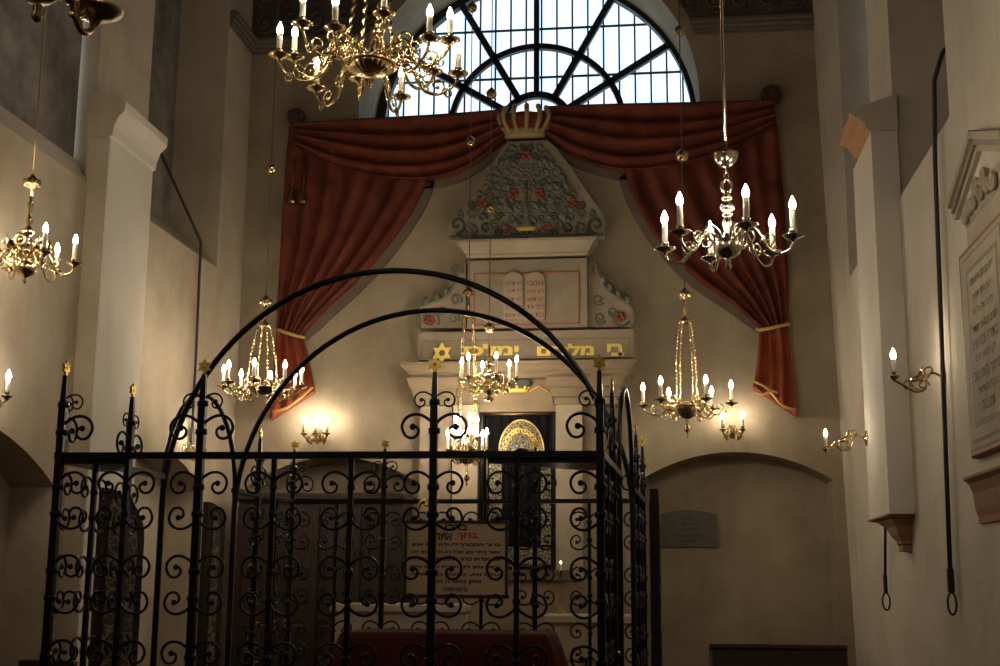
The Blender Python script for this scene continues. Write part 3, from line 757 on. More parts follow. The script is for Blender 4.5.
# scroll: curls outward along +x, arching up
sp = [(0.0, -0.03)] + [(0.102 + r_ * math.cos(math.radians(a_)), 0.006 + r_ * math.sin(math.radians(a_))) for a_, r_ in ((172, 0.099), (152, 0.092), (120, 0.079), (90, 0.071), (60, 0.063), (30, 0.055), (0, 0.047), (-45, 0.042), (-90, 0.038), (-135, 0.033), (-180, 0.028), (-225, 0.022), (-265, 0.014))]
sp = [(q.x, q.y) for q in resample([(a, b, 0) for a, b in sp], 37)]
spr = [0.0083] * 2 + [0.0083 - 0.0012 * i / 34 for i in range(35)]
sm = MB(); sm.tube([(a, 0, b) for a, b in sp], spr, 6); sm.ball((sp[-1][0], 0, sp[-1][1]), 0.016, 8)
scroll_me = sm.mesh('scroll', m_iron)
LEV = [(2.135, 1), (1.995, -1), (1.70, 1), (1.56, -1), (1.265, 1), (1.125, -1)]
rest = MB()                                            # scrollwork of the sides and back
def scroll_at(parent, off, zz, ang, up, k, base):
    """parent part at off; ang = direction in plan"""
    o = obj_of('scroll', scroll_me, parent, (0, 0, zz), (0 if up > 0 else PI, 0, ang))
    o.scale = (k, k, k); return o
def scroll_rest(pos, zz, ang, up, k):
    c, s = math.cos(ang), math.sin(ang)
    rest.add([(pos.x + (v[0] * c - v[1] * s) * k, pos.y + (v[0] * s + v[1] * c) * k, zz + v[2] * k * up) for v in sm.v], sm.f, True)
def collar(mb, z, r): mb.lathe([(r, z - 0.016), (r * 1.25, z - 0.012), (r * 1.25, z + 0.012), (r, z + 0.016)], seg=10)
def star_mesh():
    b = MB(); pts = []
    for i in range(12):
        a = PI / 2 + 2 * PI * i / 12; r = 0.042 if i % 2 == 0 else 0.0245
        pts.append((r * math.cos(a), r * math.sin(a)))
    b.poly([pts], lambda a, c, d: (a, d, c), -0.007, 0.007)
    b.ball((0, 0, 0), 0.013, 8)
    return b.mesh('star', m_gold)
star_me = star_mesh()
def bar_mesh(r, tall):
    b = MB()
    top = 2.735 if tall else ZR
    if tall: b.tube([(0, 0, ZF), (0, 0, 2.58), (0, 0, 2.60), (0, 0, top)], [r, r, r * 0.8, r * 0.55], 4)
    else: b.tube([(0, 0, ZF), (0, 0, top)], r, 4)
    for z, u in LEV: collar(b, z, r * 0.95)
    if tall: collar(b, 2.425, r * 0.95); collar(b, 2.575, r * 0.9)
    return b.mesh('post' if tall else 'bar', m_iron)
post_me, bar_me = bar_mesh(0.0275, True), bar_mesh(0.0185, False)
def upright(pos, tall, dirs, face_ang, individual):
    o = obj_of('post' if tall else 'bar', post_me if tall else bar_me, cage, pos)
    if tall:
        s = obj_of('star', star_me, o, (0, 0, 2.775), (0, 0, face_ang)); s['label'] = 'gilt six-pointed star'
    for ang, ind in dirs:
        lv = [(z, u, 1.0) for z, u in LEV]
        if tall: lv += [(2.425, 1, 1.12), (2.575, 1, 0.70)]
        for z, u, k in lv:
            if ind: scroll_at(o, pos, z, ang, u, k, None)
            else: scroll_rest(pos, z, ang, u, k)
    return o
aF = math.atan2((FR - FL).y, (FR - FL).x); aL = math.atan2((BL - FL).y, (BL - FL).x); aR = math.atan2((BR - FR).y, (BR - FR).x); aB = math.atan2((BR - BL).y, (BR - BL).x)
TF = (0, 0.131, 0.268, 0.408, 0.551, 0.701, 0.852, 1)
for i in range(8):
    t = TF[i]; tall = i in (0, 2, 5, 7)
    d = []
    if i < 7: d.append((aF, True))
    if i > 0: d.append((aF + PI, True))
    if i == 0: d.append((aL, False))
    if i == 7: d.append((aR, False))
    upright(on(FL, FR, t), tall, d, aF if i not in (0, 7) else (aL if i == 0 else aF + 0.5), True)
for A_, B_, an in ((FL, BL, aL), (FR, BR, aR)):
    for t, tall in ((0.105, 0), (0.21, 1), (0.785, 1), (0.895, 0)):
        upright(on(A_, B_, t), bool(tall), [(an, False), (an + PI, False)], an, False)
TF = (0, 0.131, 0.268, 0.408, 0.551, 0.701, 0.852, 1)
for i in range(8):
    t = TF[i]; tall = i in (0, 2, 5, 7)
    d = []
    if i < 7: d.append((aB, False))
    if i > 0: d.append((aB + PI, False))
    if i == 0: d.append((aL + PI, False))
    if i == 7: d.append((aR + PI, False))
    upright(on(BL, BR, t), tall, d, aB, False)
def rail(A_, B_, z, h, w, name='rail'):
    a, b = Vector(A_), Vector(B_); d = b - a
    m = MB(); m.box((a + b) / 2 + Vector((0, 0, z)), (d.length + w, w, h), math.atan2(d.y, d.x)); return m.build(name, m_iron, cage)
for A_, B_ in ((FL, FR), (BL, BR)):
    rail(on(A_, B_, 0), on(A_, B_, 1), ZR, 0.035, 0.045); rail(on(A_, B_, 0), on(A_, B_, 1), ZF + 0.08, 0.05, 0.04)
for A_, B_ in ((FL, BL), (FR, BR)):
    for t0, t1 in ((0, 0.34), (0.66, 1)):
        rail(on(A_, B_, t0), on(A_, B_, t1), ZR, 0.035, 0.042); rail(on(A_, B_, t0), on(A_, B_, t1), ZF + 0.08, 0.05, 0.04)
# two hoops across the platform, and the little arch over each side gate
def hoop(t):
    a, b = on(FL, BL, t), on(FR, BR, t); c = (a + b) / 2; h = (b - a) / 2; zs = 2.12; rise = 1.49
    P_ = [a + Vector((0, 0, ZF)), a + Vector((0, 0, 1.2))]
    P_ += [c - h * math.cos(PI * i / 48) + Vector((0, 0, zs + rise * math.sin(PI * i / 48))) for i in range(49)]
    P_ += [b + Vector((0, 0, 1.2)), b + Vector((0, 0, ZF))]
    m = MB(); m.tube(P_, 0.0195, 8); return m.build('hoop', m_iron, cage)
hoop(0.34); hoop(0.66)
for A_, B_ in ((FL, BL), (FR, BR)):
    a, b = on(A_, B_, 0.34), on(A_, B_, 0.66); c = (a + b) / 2; h = (b - a) / 2
    m = MB(); m.tube([c - h * math.cos(PI * i / 28) + Vector((0, 0, 2.25 + 0.66 * math.sin(PI * i / 28))) for i in range(29)], 0.017, 6)
    m.build('gate_arch', m_iron, cage)
# flat corner plates under the front rail
for P0, ex, ey in ((on(FL, FR, 0), on(FL, FR, 0.125) - on(FL, FR, 0), on(FL, BL, 0.13) - on(FL, BL, 0)), (on(FL, FR, 1), on(FL, FR, 0.80) - on(FL, FR, 1), on(FR, BR, 0.12) - on(FR, BR, 0))):
    m = MB(); m.poly([[(0, 0), (1, 0), (0.95, 0.12), (0.25, 0.95), (0, 1)]], lambda a, b, d: P0 + ex * a + ey * b + Vector((0, 0, d)), ZR - 0.042, ZR - 0.0175)
    m.build('corner_plate', m_iron, cage)
ro = rest.build('scrollwork', m_iron, cage); ro['kind'] = 'stuff'
# open gate leaves of painted wood
def leaf(c0, c1, zt0, zt1, label, thick=0.045, panel=True):
    a, b = Vector(c0) + OFF, Vector(c1) + OFF; d = b - a; L = d.length; u = d.normalized(); nrm = Vector((-u.y, u.x, 0))
    n = 12
    outl = [(0, 0.33), (L, 0.33)] + [(L * math.cos(PI / 2 * i / n), zt1 + (zt0 - zt1) * math.sin(PI / 2 * i / n)) for i in range(n + 1)]
    m = MB(); m.poly([outl], lambda s_, z, dd: a + u * s_ + nrm * dd + Vector((0, 0, z)), -thick / 2, thick / 2)
    o = m.build('gate_leaf', m_wood, cage); o['label'] = label
    inl = [(0.05, 0.42), (L - 0.05, 0.42)] + [(0.05 + (L - 0.1) * math.cos(PI / 2 * i / n), zt1 - 0.06 + (zt0 - zt1) * math.sin(PI / 2 * i / n)) for i in range(n + 1)]
    if panel:
        m = MB(); m.poly([inl], lambda s_, z, dd: a + u * s_ + nrm * dd + Vector((0, 0, z)), -thick / 2 - 0.006, thick / 2 + 0.006)
        q = m.build('painted_panel', m_doorp, o)
    return o
lw = at_y(97, 560, 7.5); lw2 = at_y(141, 560, 7.75)
leaf((lw.x, 7.5, 0), (lw2.x, 7.75, 0), 2.20, 1.90, 'open gate leaf with dark floral painted panel')
l2 = at_y(203, 560, 8.9)
leaf((l2.x, 8.9, 0), (l2.x + 0.08, 9.05, 0), 2.2, 2.05, 'open gate leaf turned edge-on with gilded rim', 0.05)
l3 = at_y(655, 560, 7.7)
leaf((l3.x, 7.7, 0), (l3.x + 0.004, 8.15, 0), 2.2, 2.12, 'dark open gate leaf seen edge-on', 0.05)

# platform, reading desk and prayer board inside
mb = MB()
c0 = (FL + BR) / 2
mb.box((c0.x, c0.y, 0.15), (3.3, 4.4, 0.30)); mb.box((c0.x, c0.y, 0.07), (4.0, 5.0, 0.14))
tag(mb.build('bimah_platform', m_wood2), 'low stepped wooden platform under the iron cage', 'platform')
dY = 8.75
dl, dr = at_y(356, 632, dY), at_y(549, 632, dY)
desk = thing('reading_table', 'cloth-covered reading table inside the iron cage', 'table', ((dl.x + dr.x) / 2, dY, 0.30))
dw = dr.x - dl.x
mb = MB(); mb.bevbox((0, 0, 1.0), (dw - 0.06, 0.62, 0.05)); mb.build('table_top', m_wood, desk)
for sx in (-1, 1):
    for sy in (-1, 1):
        mb = MB(); mb.lathe([(0.035, 0), (0.045, 0.05), (0.03, 0.12), (0.045, 0.5), (0.03, 0.8), (0.045, 0.975)], (sx * (dw / 2 - 0.12), sy * 0.24, 0), 10); mb.build('leg', m_wood, desk)
mb = MB()
rows = []
NN = 96
for j, (z, grow) in enumerate(((1.036, -0.03), (1.034, 0.0), (1.02, 0.022), (0.92, 0.06), (0.75, 0.11), (0.55, 0.15), (0.40, 0.17))):
    row = []
    for i in range(NN + 1):
        a = 2 * PI * i / NN
        cx = math.cos(a); sy = math.sin(a); q = max(abs(cx), abs(sy))
        sx_ = cx / q; sy_ = sy / q
        wv = (1 + 0.0) ; ripple = 0.022 * (j / 6) * math.cos(a * 22) * (1 if j > 2 else 0)
        row.append((sx_ * (dw / 2 + grow + ripple), sy_ * (0.33 + grow + ripple), z))
    rows.append(row)
mb.grid(rows)
mb.box((0, 0, 1.031), (dw - 0.04, 0.62, 0.008))
cl = mb.build('table_cloth', m_tablecloth, None, ((dl.x + dr.x) / 2, dY, 0.30))
tag(cl, 'crimson cloth draped over the reading table inside the cage', 'tablecloth')

sY = 10.32
s0, s1 = at_y(405, 596, sY), at_y(507, 522, sY)
sw, shh = s1.x - s0.x, s1.z - s0.z
board = thing('prayer_board', 'framed cream board of Hebrew blessings on the far side of the cage', 'sign', ((s0.x + s1.x) / 2, sY, (s0.z + s1.z) / 2))
mb = MB(); mb.box((0, 0, 0), (sw, 0.02, shh)); mb.build('sheet', m_paper, board)
mb = MB()
for c_, d_ in (((0, -0.005, shh / 2), (sw + 0.04, 0.04, 0.022)), ((0, -0.005, -shh / 2), (sw + 0.04, 0.04, 0.03)), ((-sw / 2, -0.005, 0), (0.022, 0.04, shh)), ((sw / 2, -0.005, 0), (0.022, 0.04, shh))): mb.bevbox(c_, d_, 0.004)
mb.build('frame', m_wood, board)
mb = MB()
for sx in (-0.3, 0.3): mb.box((sx * sw, 0.045, 0.0), (0.03, 0.075, shh * 0.7))
mb.build('hanger', m_iron, board)
hebrew(['ברכו'], 0.18, 0.055, m_ink, 'heading', board, (0.0, -0.011, shh / 2 - 0.045), 0.002, bold=0.03, fill=0.8, wide=1.8)
hebrew(['ברוך'], 0.16, 0.07, m_redink, 'red_heading', board, (0.09, -0.011, shh / 2 - 0.115), 0.002, bold=0.03, fill=0.8, wide=1.8)
hebrew(['אתה'], 0.14, 0.07, m_ink, 'heading', board, (-0.10, -0.011, shh / 2 - 0.115), 0.002, bold=0.03, fill=0.8, wide=1.8)
for q_, ln in enumerate(['ברוך המבורך לעולם ועד אמן', 'אשר בחר בנו מכל העמים ונתן לנו', 'את תורתו ברוך אתה נותן התורה', 'אשר נתן לנו תורת אמת וחיי', 'עולם נטע בתוכנו ברוך אתה', 'נותן התורה אמן', 'ברכות התורה']):
    hebrew([ln], sw * (0.88 if q_ < 5 else 0.5 if q_ == 5 else 0.24), 0.055, m_ink, 'text_line', board, (0, -0.011, shh / 2 - 0.18 - 0.058 * q_), 0.002, bold=0.03, fill=0.62, wide=2.0)
lp = at_y(416, 520, sY)
lamp = thing('gooseneck_lamp', 'small yellow brass lamp bending over the top of the prayer board', 'lamp', (lp.x, sY, s1.z + 0.016))
mb = MB(); mb.tube(resample([(0, 0.0, 0), (0.015, -0.01, 0.06), (0.035, -0.03, 0.13), (0.075, -0.05, 0.155), (0.105, -0.07, 0.14)], 16), 0.012, 8); mb.lathe([(0.03, 0), (0.03, 0.012), (0.01, 0.02)], seg=12); mb.build('stem', m_gold, lamp)
mb = MB(); mb.lathe([(0.028, 0.10), (0.026, 0.12), (0.014, 0.145), (0.008, 0.15)], (0.105, -0.07, 0.0), 12); mb.build('lamp_shade', m_gold, lamp)

# ------------------------------------------------------------------ torah ark
ark = thing('torah_ark', 'carved stone ark with tablets, painted crest and gilt Hebrew inscription on the back wall', 'altar', (at_y(525, 500, YB).x, YB, 0))
AO = Vector(ark.location)
def ap(px, py, y): return at_y(px, py, y) - AO
def apoly(pts, y0, y1, name, mat, parent=None):
    q = [ap(a, b, y0) for a, b in pts]
    mb = MB(); mb.poly([[(p.x, p.z) for p in q]], lambda a, b, d: (a, d - AO.y, b), y0, y1)
    return mb.build(name, mat, parent or ark)
def slab(px0, px1, py0, py1, y0, name, mat, y1=YB, prof=None, parent=None):
    """stone block seen between the two columns and rows, front at y0; prof = outward steps [(t, out)] up its height"""
    a, b = ap(px0, py1, y0), ap(px1, py0, y0)
    mb = MB()
    if not prof: mb.box(((a.x + b.x) / 2, (y0 + y1) / 2 - AO.y, (a.z + b.z) / 2), (b.x - a.x, y1 - y0, b.z - a.z))
    else:
        h = b.z - a.z; vs = []
        for t, o in prof:
            vs += [(a.x - o, y1 - AO.y, a.z + h * t), (a.x - o, y0 - o - AO.y, a.z + h * t), (b.x + o, y0 - o - AO.y, a.z + h * t), (b.x + o, y1 - AO.y, a.z + h * t)]
        n = len(prof); fs = [(3, 2, 1, 0), tuple(4 * (n - 1) + k for k in range(4))]
        for i in range(n - 1):
            for k in range(4): fs.append((4 * i + k, 4 * i + (k + 1) % 4, 4 * i + 4 + (k + 1) % 4, 4 * i + 4 + k))
        mb.add(vs, fs)
    return mb.build(name, mat, parent or ark)
# pilasters and jambs round the doorway
slab(416, 452, 404, 640, 14.80, 'pilaster', m_stone); slab(450, 478, 405, 640, 14.72, 'pilaster', m_stone_pale)
slab(556, 582, 404, 640, 14.72, 'pilaster', m_stone_pale); slab(581, 602, 404, 640, 14.80, 'pilaster', m_stone)
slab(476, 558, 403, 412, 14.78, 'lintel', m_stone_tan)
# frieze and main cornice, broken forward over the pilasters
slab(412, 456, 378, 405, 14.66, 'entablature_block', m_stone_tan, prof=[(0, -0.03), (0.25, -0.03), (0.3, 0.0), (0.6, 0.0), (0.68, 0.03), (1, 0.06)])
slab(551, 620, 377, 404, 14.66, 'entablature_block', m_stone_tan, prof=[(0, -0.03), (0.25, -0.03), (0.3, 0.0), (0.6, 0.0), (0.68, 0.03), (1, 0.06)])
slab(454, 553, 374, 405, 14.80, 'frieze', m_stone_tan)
slab(412, 626, 360, 379, 14.66, 'cornice', m_stone_tan, prof=[(0, 0.0), (0.2, 0.02), (0.35, 0.02), (0.45, 0.06), (0.7, 0.10), (0.75, 0.12), (0.95, 0.12), (1.0, 0.0)])  # darker stone on cornice and entablature blocks paints in their shade
# inscription stage
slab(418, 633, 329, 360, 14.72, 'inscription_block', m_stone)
def frame_line(px0, px1, py0, py1, y, name, w, mat):
    a, b = ap(px0, py1, y), ap(px1, py0, y); mb = MB(); yy = y - AO.y
    for c_, d_ in ((((a.x + b.x) / 2, yy, b.z), (b.x - a.x + w, 0.012, w)), (((a.x + b.x) / 2, yy, a.z), (b.x - a.x + w, 0.012, w)), ((a.x, yy, (a.z + b.z) / 2), (w, 0.012, b.z - a.z)), ((b.x, yy, (a.z + b.z) / 2), (w, 0.012, b.z - a.z))): mb.box(c_, d_)
    return mb.build(name, mat, ark)
frame_line(422, 629, 338, 358, 14.717, 'inscription_frame', 0.02, m_stone_tan)
for wd, x0, x1 in (('בי', 607, 624), ('מלכים', 537, 594), ('ימלכו', 464, 519)):
    a, b = ap(x0, 356, 14.715), ap(x1, 343.5, 14.715)
    hebrew([wd], b.x - a.x, (b.z - a.z), m_goldp, 'gilt_letters', ark, ((a.x + b.x) / 2, 14.715 - AO.y, (a.z + b.z) / 2), 0.008, fill=1.0, bold=0.045, wide=1.9)
def star6(cx, cz, y, r, name, parent, hollow=True):
    mb = MB()
    for s_ in (1, -1):
        tri = [(cx + r * math.sin(2 * PI * i / 3), cz + s_ * r * math.cos(2 * PI * i / 3)) for i in range(3)]
        inn = [(cx + r * 0.55 * math.sin(2 * PI * i / 3), cz + s_ * r * 0.55 * math.cos(2 * PI * i / 3)) for i in range(3)]
        mb.poly([tri, inn], lambda a, b, d: (a, d, b), y - 0.012 - 0.003 * s_, y)
    return mb.build(name, m_goldp, parent)
sp_ = ap(442, 353, 14.66); star6(sp_.x, sp_.z, 14.66 - AO.y, 0.125, 'gilt_star', ark)
# attic with the tablets
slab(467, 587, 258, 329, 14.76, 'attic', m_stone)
slab(467, 587, 239, 258, 14.76, 'attic_cornice', m_stone_pale, prof=[(0, 0.0), (0.12, 0.015), (0.25, 0.015), (0.5, 0.05), (0.8, 0.09), (0.85, 0.12), (1.0, 0.12)])
frame_line(474, 579, 271.5, 325, 14.757, 'painted_panel_line', 0.012, m_redline)
tb = MB()
for x0, x1 in ((503.5, 523), (525.5, 545)):
    a, b = ap(x0, 320, 14.75), ap(x1, 272, 14.75); w = (b.x - a.x) / 2; zc = b.z - w
    tb.poly([[(a.x, a.z), (b.x, a.z)] + [(a.x + w + w * math.cos(PI * i / 16), zc + w * math.sin(PI * i / 16)) for i in range(17)]], lambda p, q, d: (p, d, q), 14.725 - AO.y, 14.76 - AO.y)
tabs = tb.build('tablets_of_the_law', m_stone_pale, ark)
for x0, x1, L_ in ((505, 522, ['לא תרצח', 'לא תנאף', 'לא תגנב', 'לא תענה', 'לא תחמד']), (527, 544, ['אנכי', 'לא יהיה', 'לא תשא', 'זכור את', 'כבד את'])):
    a, b = ap(x0, 319, 14.724), ap(x1, 279, 14.724)
    hebrew(L_, b.x - a.x, b.z - a.z, m_redline, 'tablet_letters', ark, ((a.x + b.x) / 2, 14.724 - AO.y, (a.z + b.z) / 2), 0.004, fill=0.6)
# side volutes
def curl_px(mb, cx, cy, r0, r1, a0, a1, y, t, n=26):
    P_ = spiral(cx, cy, r0, r1, a0, a1, n)
    mb.tube([ap(p[0], p[1], y) for p in P_], t, 6)
def flower(mb, cx, cy, r, y):
    for i in range(5):
        a = 2 * PI * i / 5 + 0.3; mb.ball(ap(cx + r * 0.55 * math.cos(a), cy + r * 0.55 * math.sin(a), y), r * 0.0058, 8)
vol_l = [(466, 262), (457, 266), (456, 276), (452, 288), (444, 298), (430, 303), (420, 308), (418, 316), (419, 328), (466, 328)]
vol_r = [(588, 262), (596, 262), (598, 272), (603, 284), (612, 294), (624, 301), (632, 308), (634, 318), (633, 327), (588, 327)]
for pts, fx, fy, mir in ((vol_l, 430, 320, -1), (vol_r, 620, 317, 1)):
    v = apoly(pts, 14.84, YB, 'volute', m_stone)
    mb = MB()
    edge = [p for p in pts[1:9]]
    mb.tube([ap(a, b, 14.835) for a, b in [tuple(q) for q in resample([(p[0], p[1], 0) for p in edge], 30)] for a, b in [(a, b)]] if False else [ap(q.x, q.y, 14.835) for q in resample([(p[0], p[1], 0) for p in edge], 30)], 0.022, 6)
    x_in = 466 if mir < 0 else 588
    for cx, cy, r in ((x_in + mir * 10, 300, 6), (x_in + mir * 12, 318, 6), (fx, fy, 10), (x_in + mir * 24, 312, 5), (x_in + mir * 9, 270, 6)):
        curl_px(mb, cx, cy, r, 1.5, 0.5, 0.5 + mir * PI * 2.6, 14.832, 0.014)
    for k_ in range(4):
        p = resample([(q[0], q[1], 0) for q in edge[1:6]], 6)[k_ + 1]
        mb.ball(ap(p.x + mir * 2, p.y - 3, 14.83), 0.04, 6, 1.5)
    mb.build('painted_leaves', m_leaf, v)
    mb = MB(); flower(mb, fx, fy, 5.5, 14.825); mb.build('red_flower', m_flower, v)
# crest
crest_o = [(448, 240), (447, 230), (450, 222), (460, 212), (468, 201), (480, 186), (491, 166), (501, 150), (508, 142), (547, 140), (557, 149), (570, 166), (582, 184), (594, 202), (603, 212), (606, 226), (604, 237)]
crest = apoly(crest_o, 14.80, YB, 'crest', m_crestground)
mb = MB(); mbd = MB(); FLW = []
random.seed(3)
def inside(x, y):
    c = False; n = len(crest_o)
    for i in range(n):
        x1, y1 = crest_o[i]; x2, y2 = crest_o[(i + 1) % n]
        if (y1 > y) != (y2 > y) and x < (x2 - x1) * (y - y1) / (y2 - y1) + x1: c = not c
    return c
PK = [(457, 225, 9), (472, 229, 7), (526.5, 192, 5)]
tries = 0
while len(PK) < 46 and tries < 6000:
    tries += 1
    x = random.uniform(450, 526.5); y = random.uniform(148, 234); r = random.uniform(3.6, 6.5)
    if not all(inside(x + r * 0.9 * math.cos(q), y + r * 0.9 * math.sin(q)) for q in (0, 1.57, 3.14, 4.71)): continue
    if any(math.hypot(x - a, y - b) < (r + c) * 0.86 for a, b, c in PK): continue
    if any(math.hypot(x - 526.5 + a, y - b) < r * 0.7 + 4 for a, b in ((13, 193), (45, 202), (0, 155))): continue
    PK.append((x, y, r))
for q_, (cx, cy, r) in enumerate(PK):
    for m_ in (-1, 1):
        x = 526.5 + m_ * (526.5 - cx); a0 = q_ * 1.3
        curl_px(mb if q_ % 3 else mbd, x, cy, r, 1.0, PI / 2 - m_ * a0, PI / 2 - m_ * a0 + m_ * PI * 2.4, 14.792, 0.02, 20)
        if q_ % 2: mb.tube([ap(x + r * 0.8, cy + r * 0.4, 14.79), ap(x + m_ * r * 0.2, cy - r * 0.6, 14.77), ap(x - r * 0.6, cy - r * 1.0, 14.79)], [0.008, 0.03, 0.006], 6)
for m_ in (-1, 1):
    for k_ in range(7):
        a = 0.15 + k_ * 0.22
        x = 526.5 + m_ * (10 + 30 * math.sin(a)); y = 222 - 66 * math.cos(a * 0.9)
        if inside(x, y):
            mb.tube([ap(x, y, 14.79), ap(x + m_ * 5, y + 4, 14.775), ap(x + m_ * 8, y + 10, 14.79)], [0.012, 0.04, 0.008], 6)
    for x, y, r in ((13, 193, 5.5), (45, 202, 6)):
        mbf = MB(); flower(mbf, 526.5 + m_ * x, y, r, 14.78); FLW.append(mbf)
    mbf = MB(); FLW.append(mbf); mbf.tube([ap(526.5 + m_ * 14, 228, 14.79), ap(526.5 + m_ * 22, 226, 14.78), ap(526.5 + m_ * 28, 229, 14.79)], [0.01, 0.035, 0.01], 6)
mbf = MB(); flower(mbf, 526.5, 155, 6, 14.78); FLW.append(mbf)
mb.tube([ap(526.5, 226, 14.79), ap(526.5, 210, 14.78), ap(526.5, 180, 14.79)], [0.05, 0.03, 0.01], 8)
mb.tube([ap(450, 238, 14.79), ap(526, 236.5, 14.78), ap(603, 235, 14.79)], 0.025, 6)
mb.build('painted_leaves', m_leaf, crest); mbd.build('dark_scrolls', m_leafd, crest); [q.build('red_flower', m_flower, crest) for q in FLW]
mb = MB(); mb.lathe([(0.10, -0.03), (0.13, 0.0), (0.11, 0.03)], ap(526.5, 229, 14.80), 14, 0.4); mb.build('gilt_bowl', m_goldp, crest)
# crown over the crest
cw = ap(525, 137, 14.84)
cr = MB(); cr.lathe([(0.20, 0.03), (0.24, 0.12), (0.27, 0.22), (0.25, 0.27), (0.15, 0.30), (0.02, 0.31)], cw, 28, 0.55); crown = cr.build('crown', m_red2, ark)
cr = MB(); cr.lathe([(0.235, -0.02), (0.25, 0.0), (0.245, 0.045), (0.255, 0.07), (0.235, 0.08)], cw, 28, 0.55); cr.build('crown_band', m_crowngold, crown)
for i in range(12):
    cr = MB(); a = 2 * PI * i / 12 + 0.13
    for j in range(11):
        t = j / 10; r = 0.235 + 0.10 * math.sin(t * PI * 0.72) - 0.03 * t
        cr.ball(cw + Vector((r * math.cos(a), r * 0.57 * math.sin(a), 0.07 + 0.27 * t)), 0.034, 6)
    cr.build('crown_rib', m_crowngold, crown)
# small painted crown on the frieze
sc_ = ap(515, 391, 14.77)
cr = MB(); cr.lathe([(0.13, 0.02), (0.21, 0.08), (0.20, 0.13), (0.06, 0.18), (0.01, 0.20)], sc_, 18, 0.4); emb = cr.build('frieze_crown', m_leafd, ark)
cr = MB(); cr.lathe([(0.145, -0.02), (0.155, 0.0), (0.145, 0.025)], sc_, 18, 0.45)
for i in range(9): a = 2 * PI * i / 9; cr.ball(sc_ + Vector((0.16 * math.cos(a), 0.063 * math.sin(a), 0.04)), 0.02, 6)
cr.build('frieze_crown_rim', m_goldp, emb)
mb = MB()
for m_ in (-1, 1):
    mb.tube([ap(515 + m_ * 14, 392, 14.79), ap(515 + m_ * 24, 386, 14.785), ap(515 + m_ * 32, 391, 14.79), ap(515 + m_ * 40, 395, 14.79)], 0.012, 6)
mb.build('gilt_ribbon', m_trimgold, ark)
# sill and plinth below the doorway
slab(470, 566, 570, 580, 14.60, 'sill', m_stone_tan, prof=[(0, 0), (0.5, 0.02), (1, 0.05)])
slab(412, 606, 580, 700, 14.66, 'plinth', m_stone_tan)
dkb = ap(517, 490, 14.93)
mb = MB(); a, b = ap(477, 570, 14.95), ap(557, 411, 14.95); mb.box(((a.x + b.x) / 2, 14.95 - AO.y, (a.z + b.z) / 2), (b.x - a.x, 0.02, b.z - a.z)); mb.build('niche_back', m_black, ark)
mb = MB()
a, b = ap(479, 570, 14.80), ap(556, 412, 14.80)
for x in (a.x + 0.02, b.x - 0.02): mb.bevbox((x, 14.80 - AO.y, (a.z + b.z) / 2), (0.05, 0.05, b.z - a.z), 0.01)
mb.build('door_frame', m_iron, ark)

# embroidered ark curtain
pc = thing('ark_curtain', 'black velvet ark curtain with gold embroidered arch hanging in the doorway', 'curtain', (at_y(517, 490, 14.84).x, 14.86, at_y(517, 415, 14.84).z))
PO = Vector(pc.location)
def pp(px, py, y): return at_y(px, py, y) - PO
rows = []
for i in range(14):
    py = 416 + (567 - 416) * i / 13; row = []
    for j in range(61):
        px = 482 + (553.5 - 482) * j / 60; p = pp(px, py, 14.86)
        row.append((p.x, 0.012 * math.sin(j * 0.8) - 0.0, p.z))
    rows.append(row)
mb = MB(); mb.grid(rows); mb.build('velvet', m_black, pc)
mb = MB(); a, b = pp(480, 414, 14.84), pp(555, 414, 14.84); mb.tube([a, b], 0.018, 8); mb.build('curtain_rod', m_brassd, pc)
def embr(loops, name, mat, y=14.83, th=0.006):
    mb = MB(); L_ = [[(pp(p, q, y).x, pp(p, q, y).z) for p, q in l] for l in loops]
    mb.poly(L_, lambda a, b, d: (a, d, b), y - PO.y - th, y - PO.y); return mb.build(name, mat, pc)
def arc(cx, cy, rx, ry, a0, a1, n=24): return [(cx + rx * math.cos(a0 + (a1 - a0) * i / n), cy - ry * math.sin(a0 + (a1 - a0) * i / n)) for i in range(n + 1)]
top = arc(521.5, 452, 22.5, 32, 0, PI) ; inner = arc(521.5, 460, 12, 12, PI, 0)
embr([top + [(499, 462), (509, 462)] + inner[1:-1] + [(534, 462), (544, 462)]], 'gold_arch', m_embr)
for x0, x1 in ((489, 502), (541, 551)): embr([[(x0, 464), (x1, 464), (x1, 545), (x0, 545)]], 'gold_column', m_embr2)
embr([[(488, 547), (551, 547), (551, 565), (488, 565)]], 'gold_hem_panel', m_embr2)
mb = MB(); P_ = [pp(p, q, 14.825) for p, q in arc(521.5, 452, 22.5, 32, 0, PI)]; mb.tube(P_, 0.010, 6)
for i in range(7):
    for m_ in (-1, 1):
        mb.tube([pp(p, q, 14.825) for p, q in spiral(521.5 + m_ * (3 + 2.6 * i), 428 + i * i * 0.55 + 3, 3.4, 0.8, 0, m_ * PI * 2.4, 16)], 0.007, 5)
mb.build('raised_braid', m_gold, pc)
mb = MB()
for x in (487, 553): mb.tube([pp(x, 418, 14.83), pp(x, 566, 14.83)], 0.006, 5)
mb.tube([pp(487, 566, 14.83), pp(553, 566, 14.83)], 0.008, 5)
for i in range(24):
    p = pp(488 + i * 2.75, 567, 14.83); mb.tube([p, p + Vector((0, 0, -0.07))], 0.006, 5)
mb.build('fringe', m_brassd, pc)

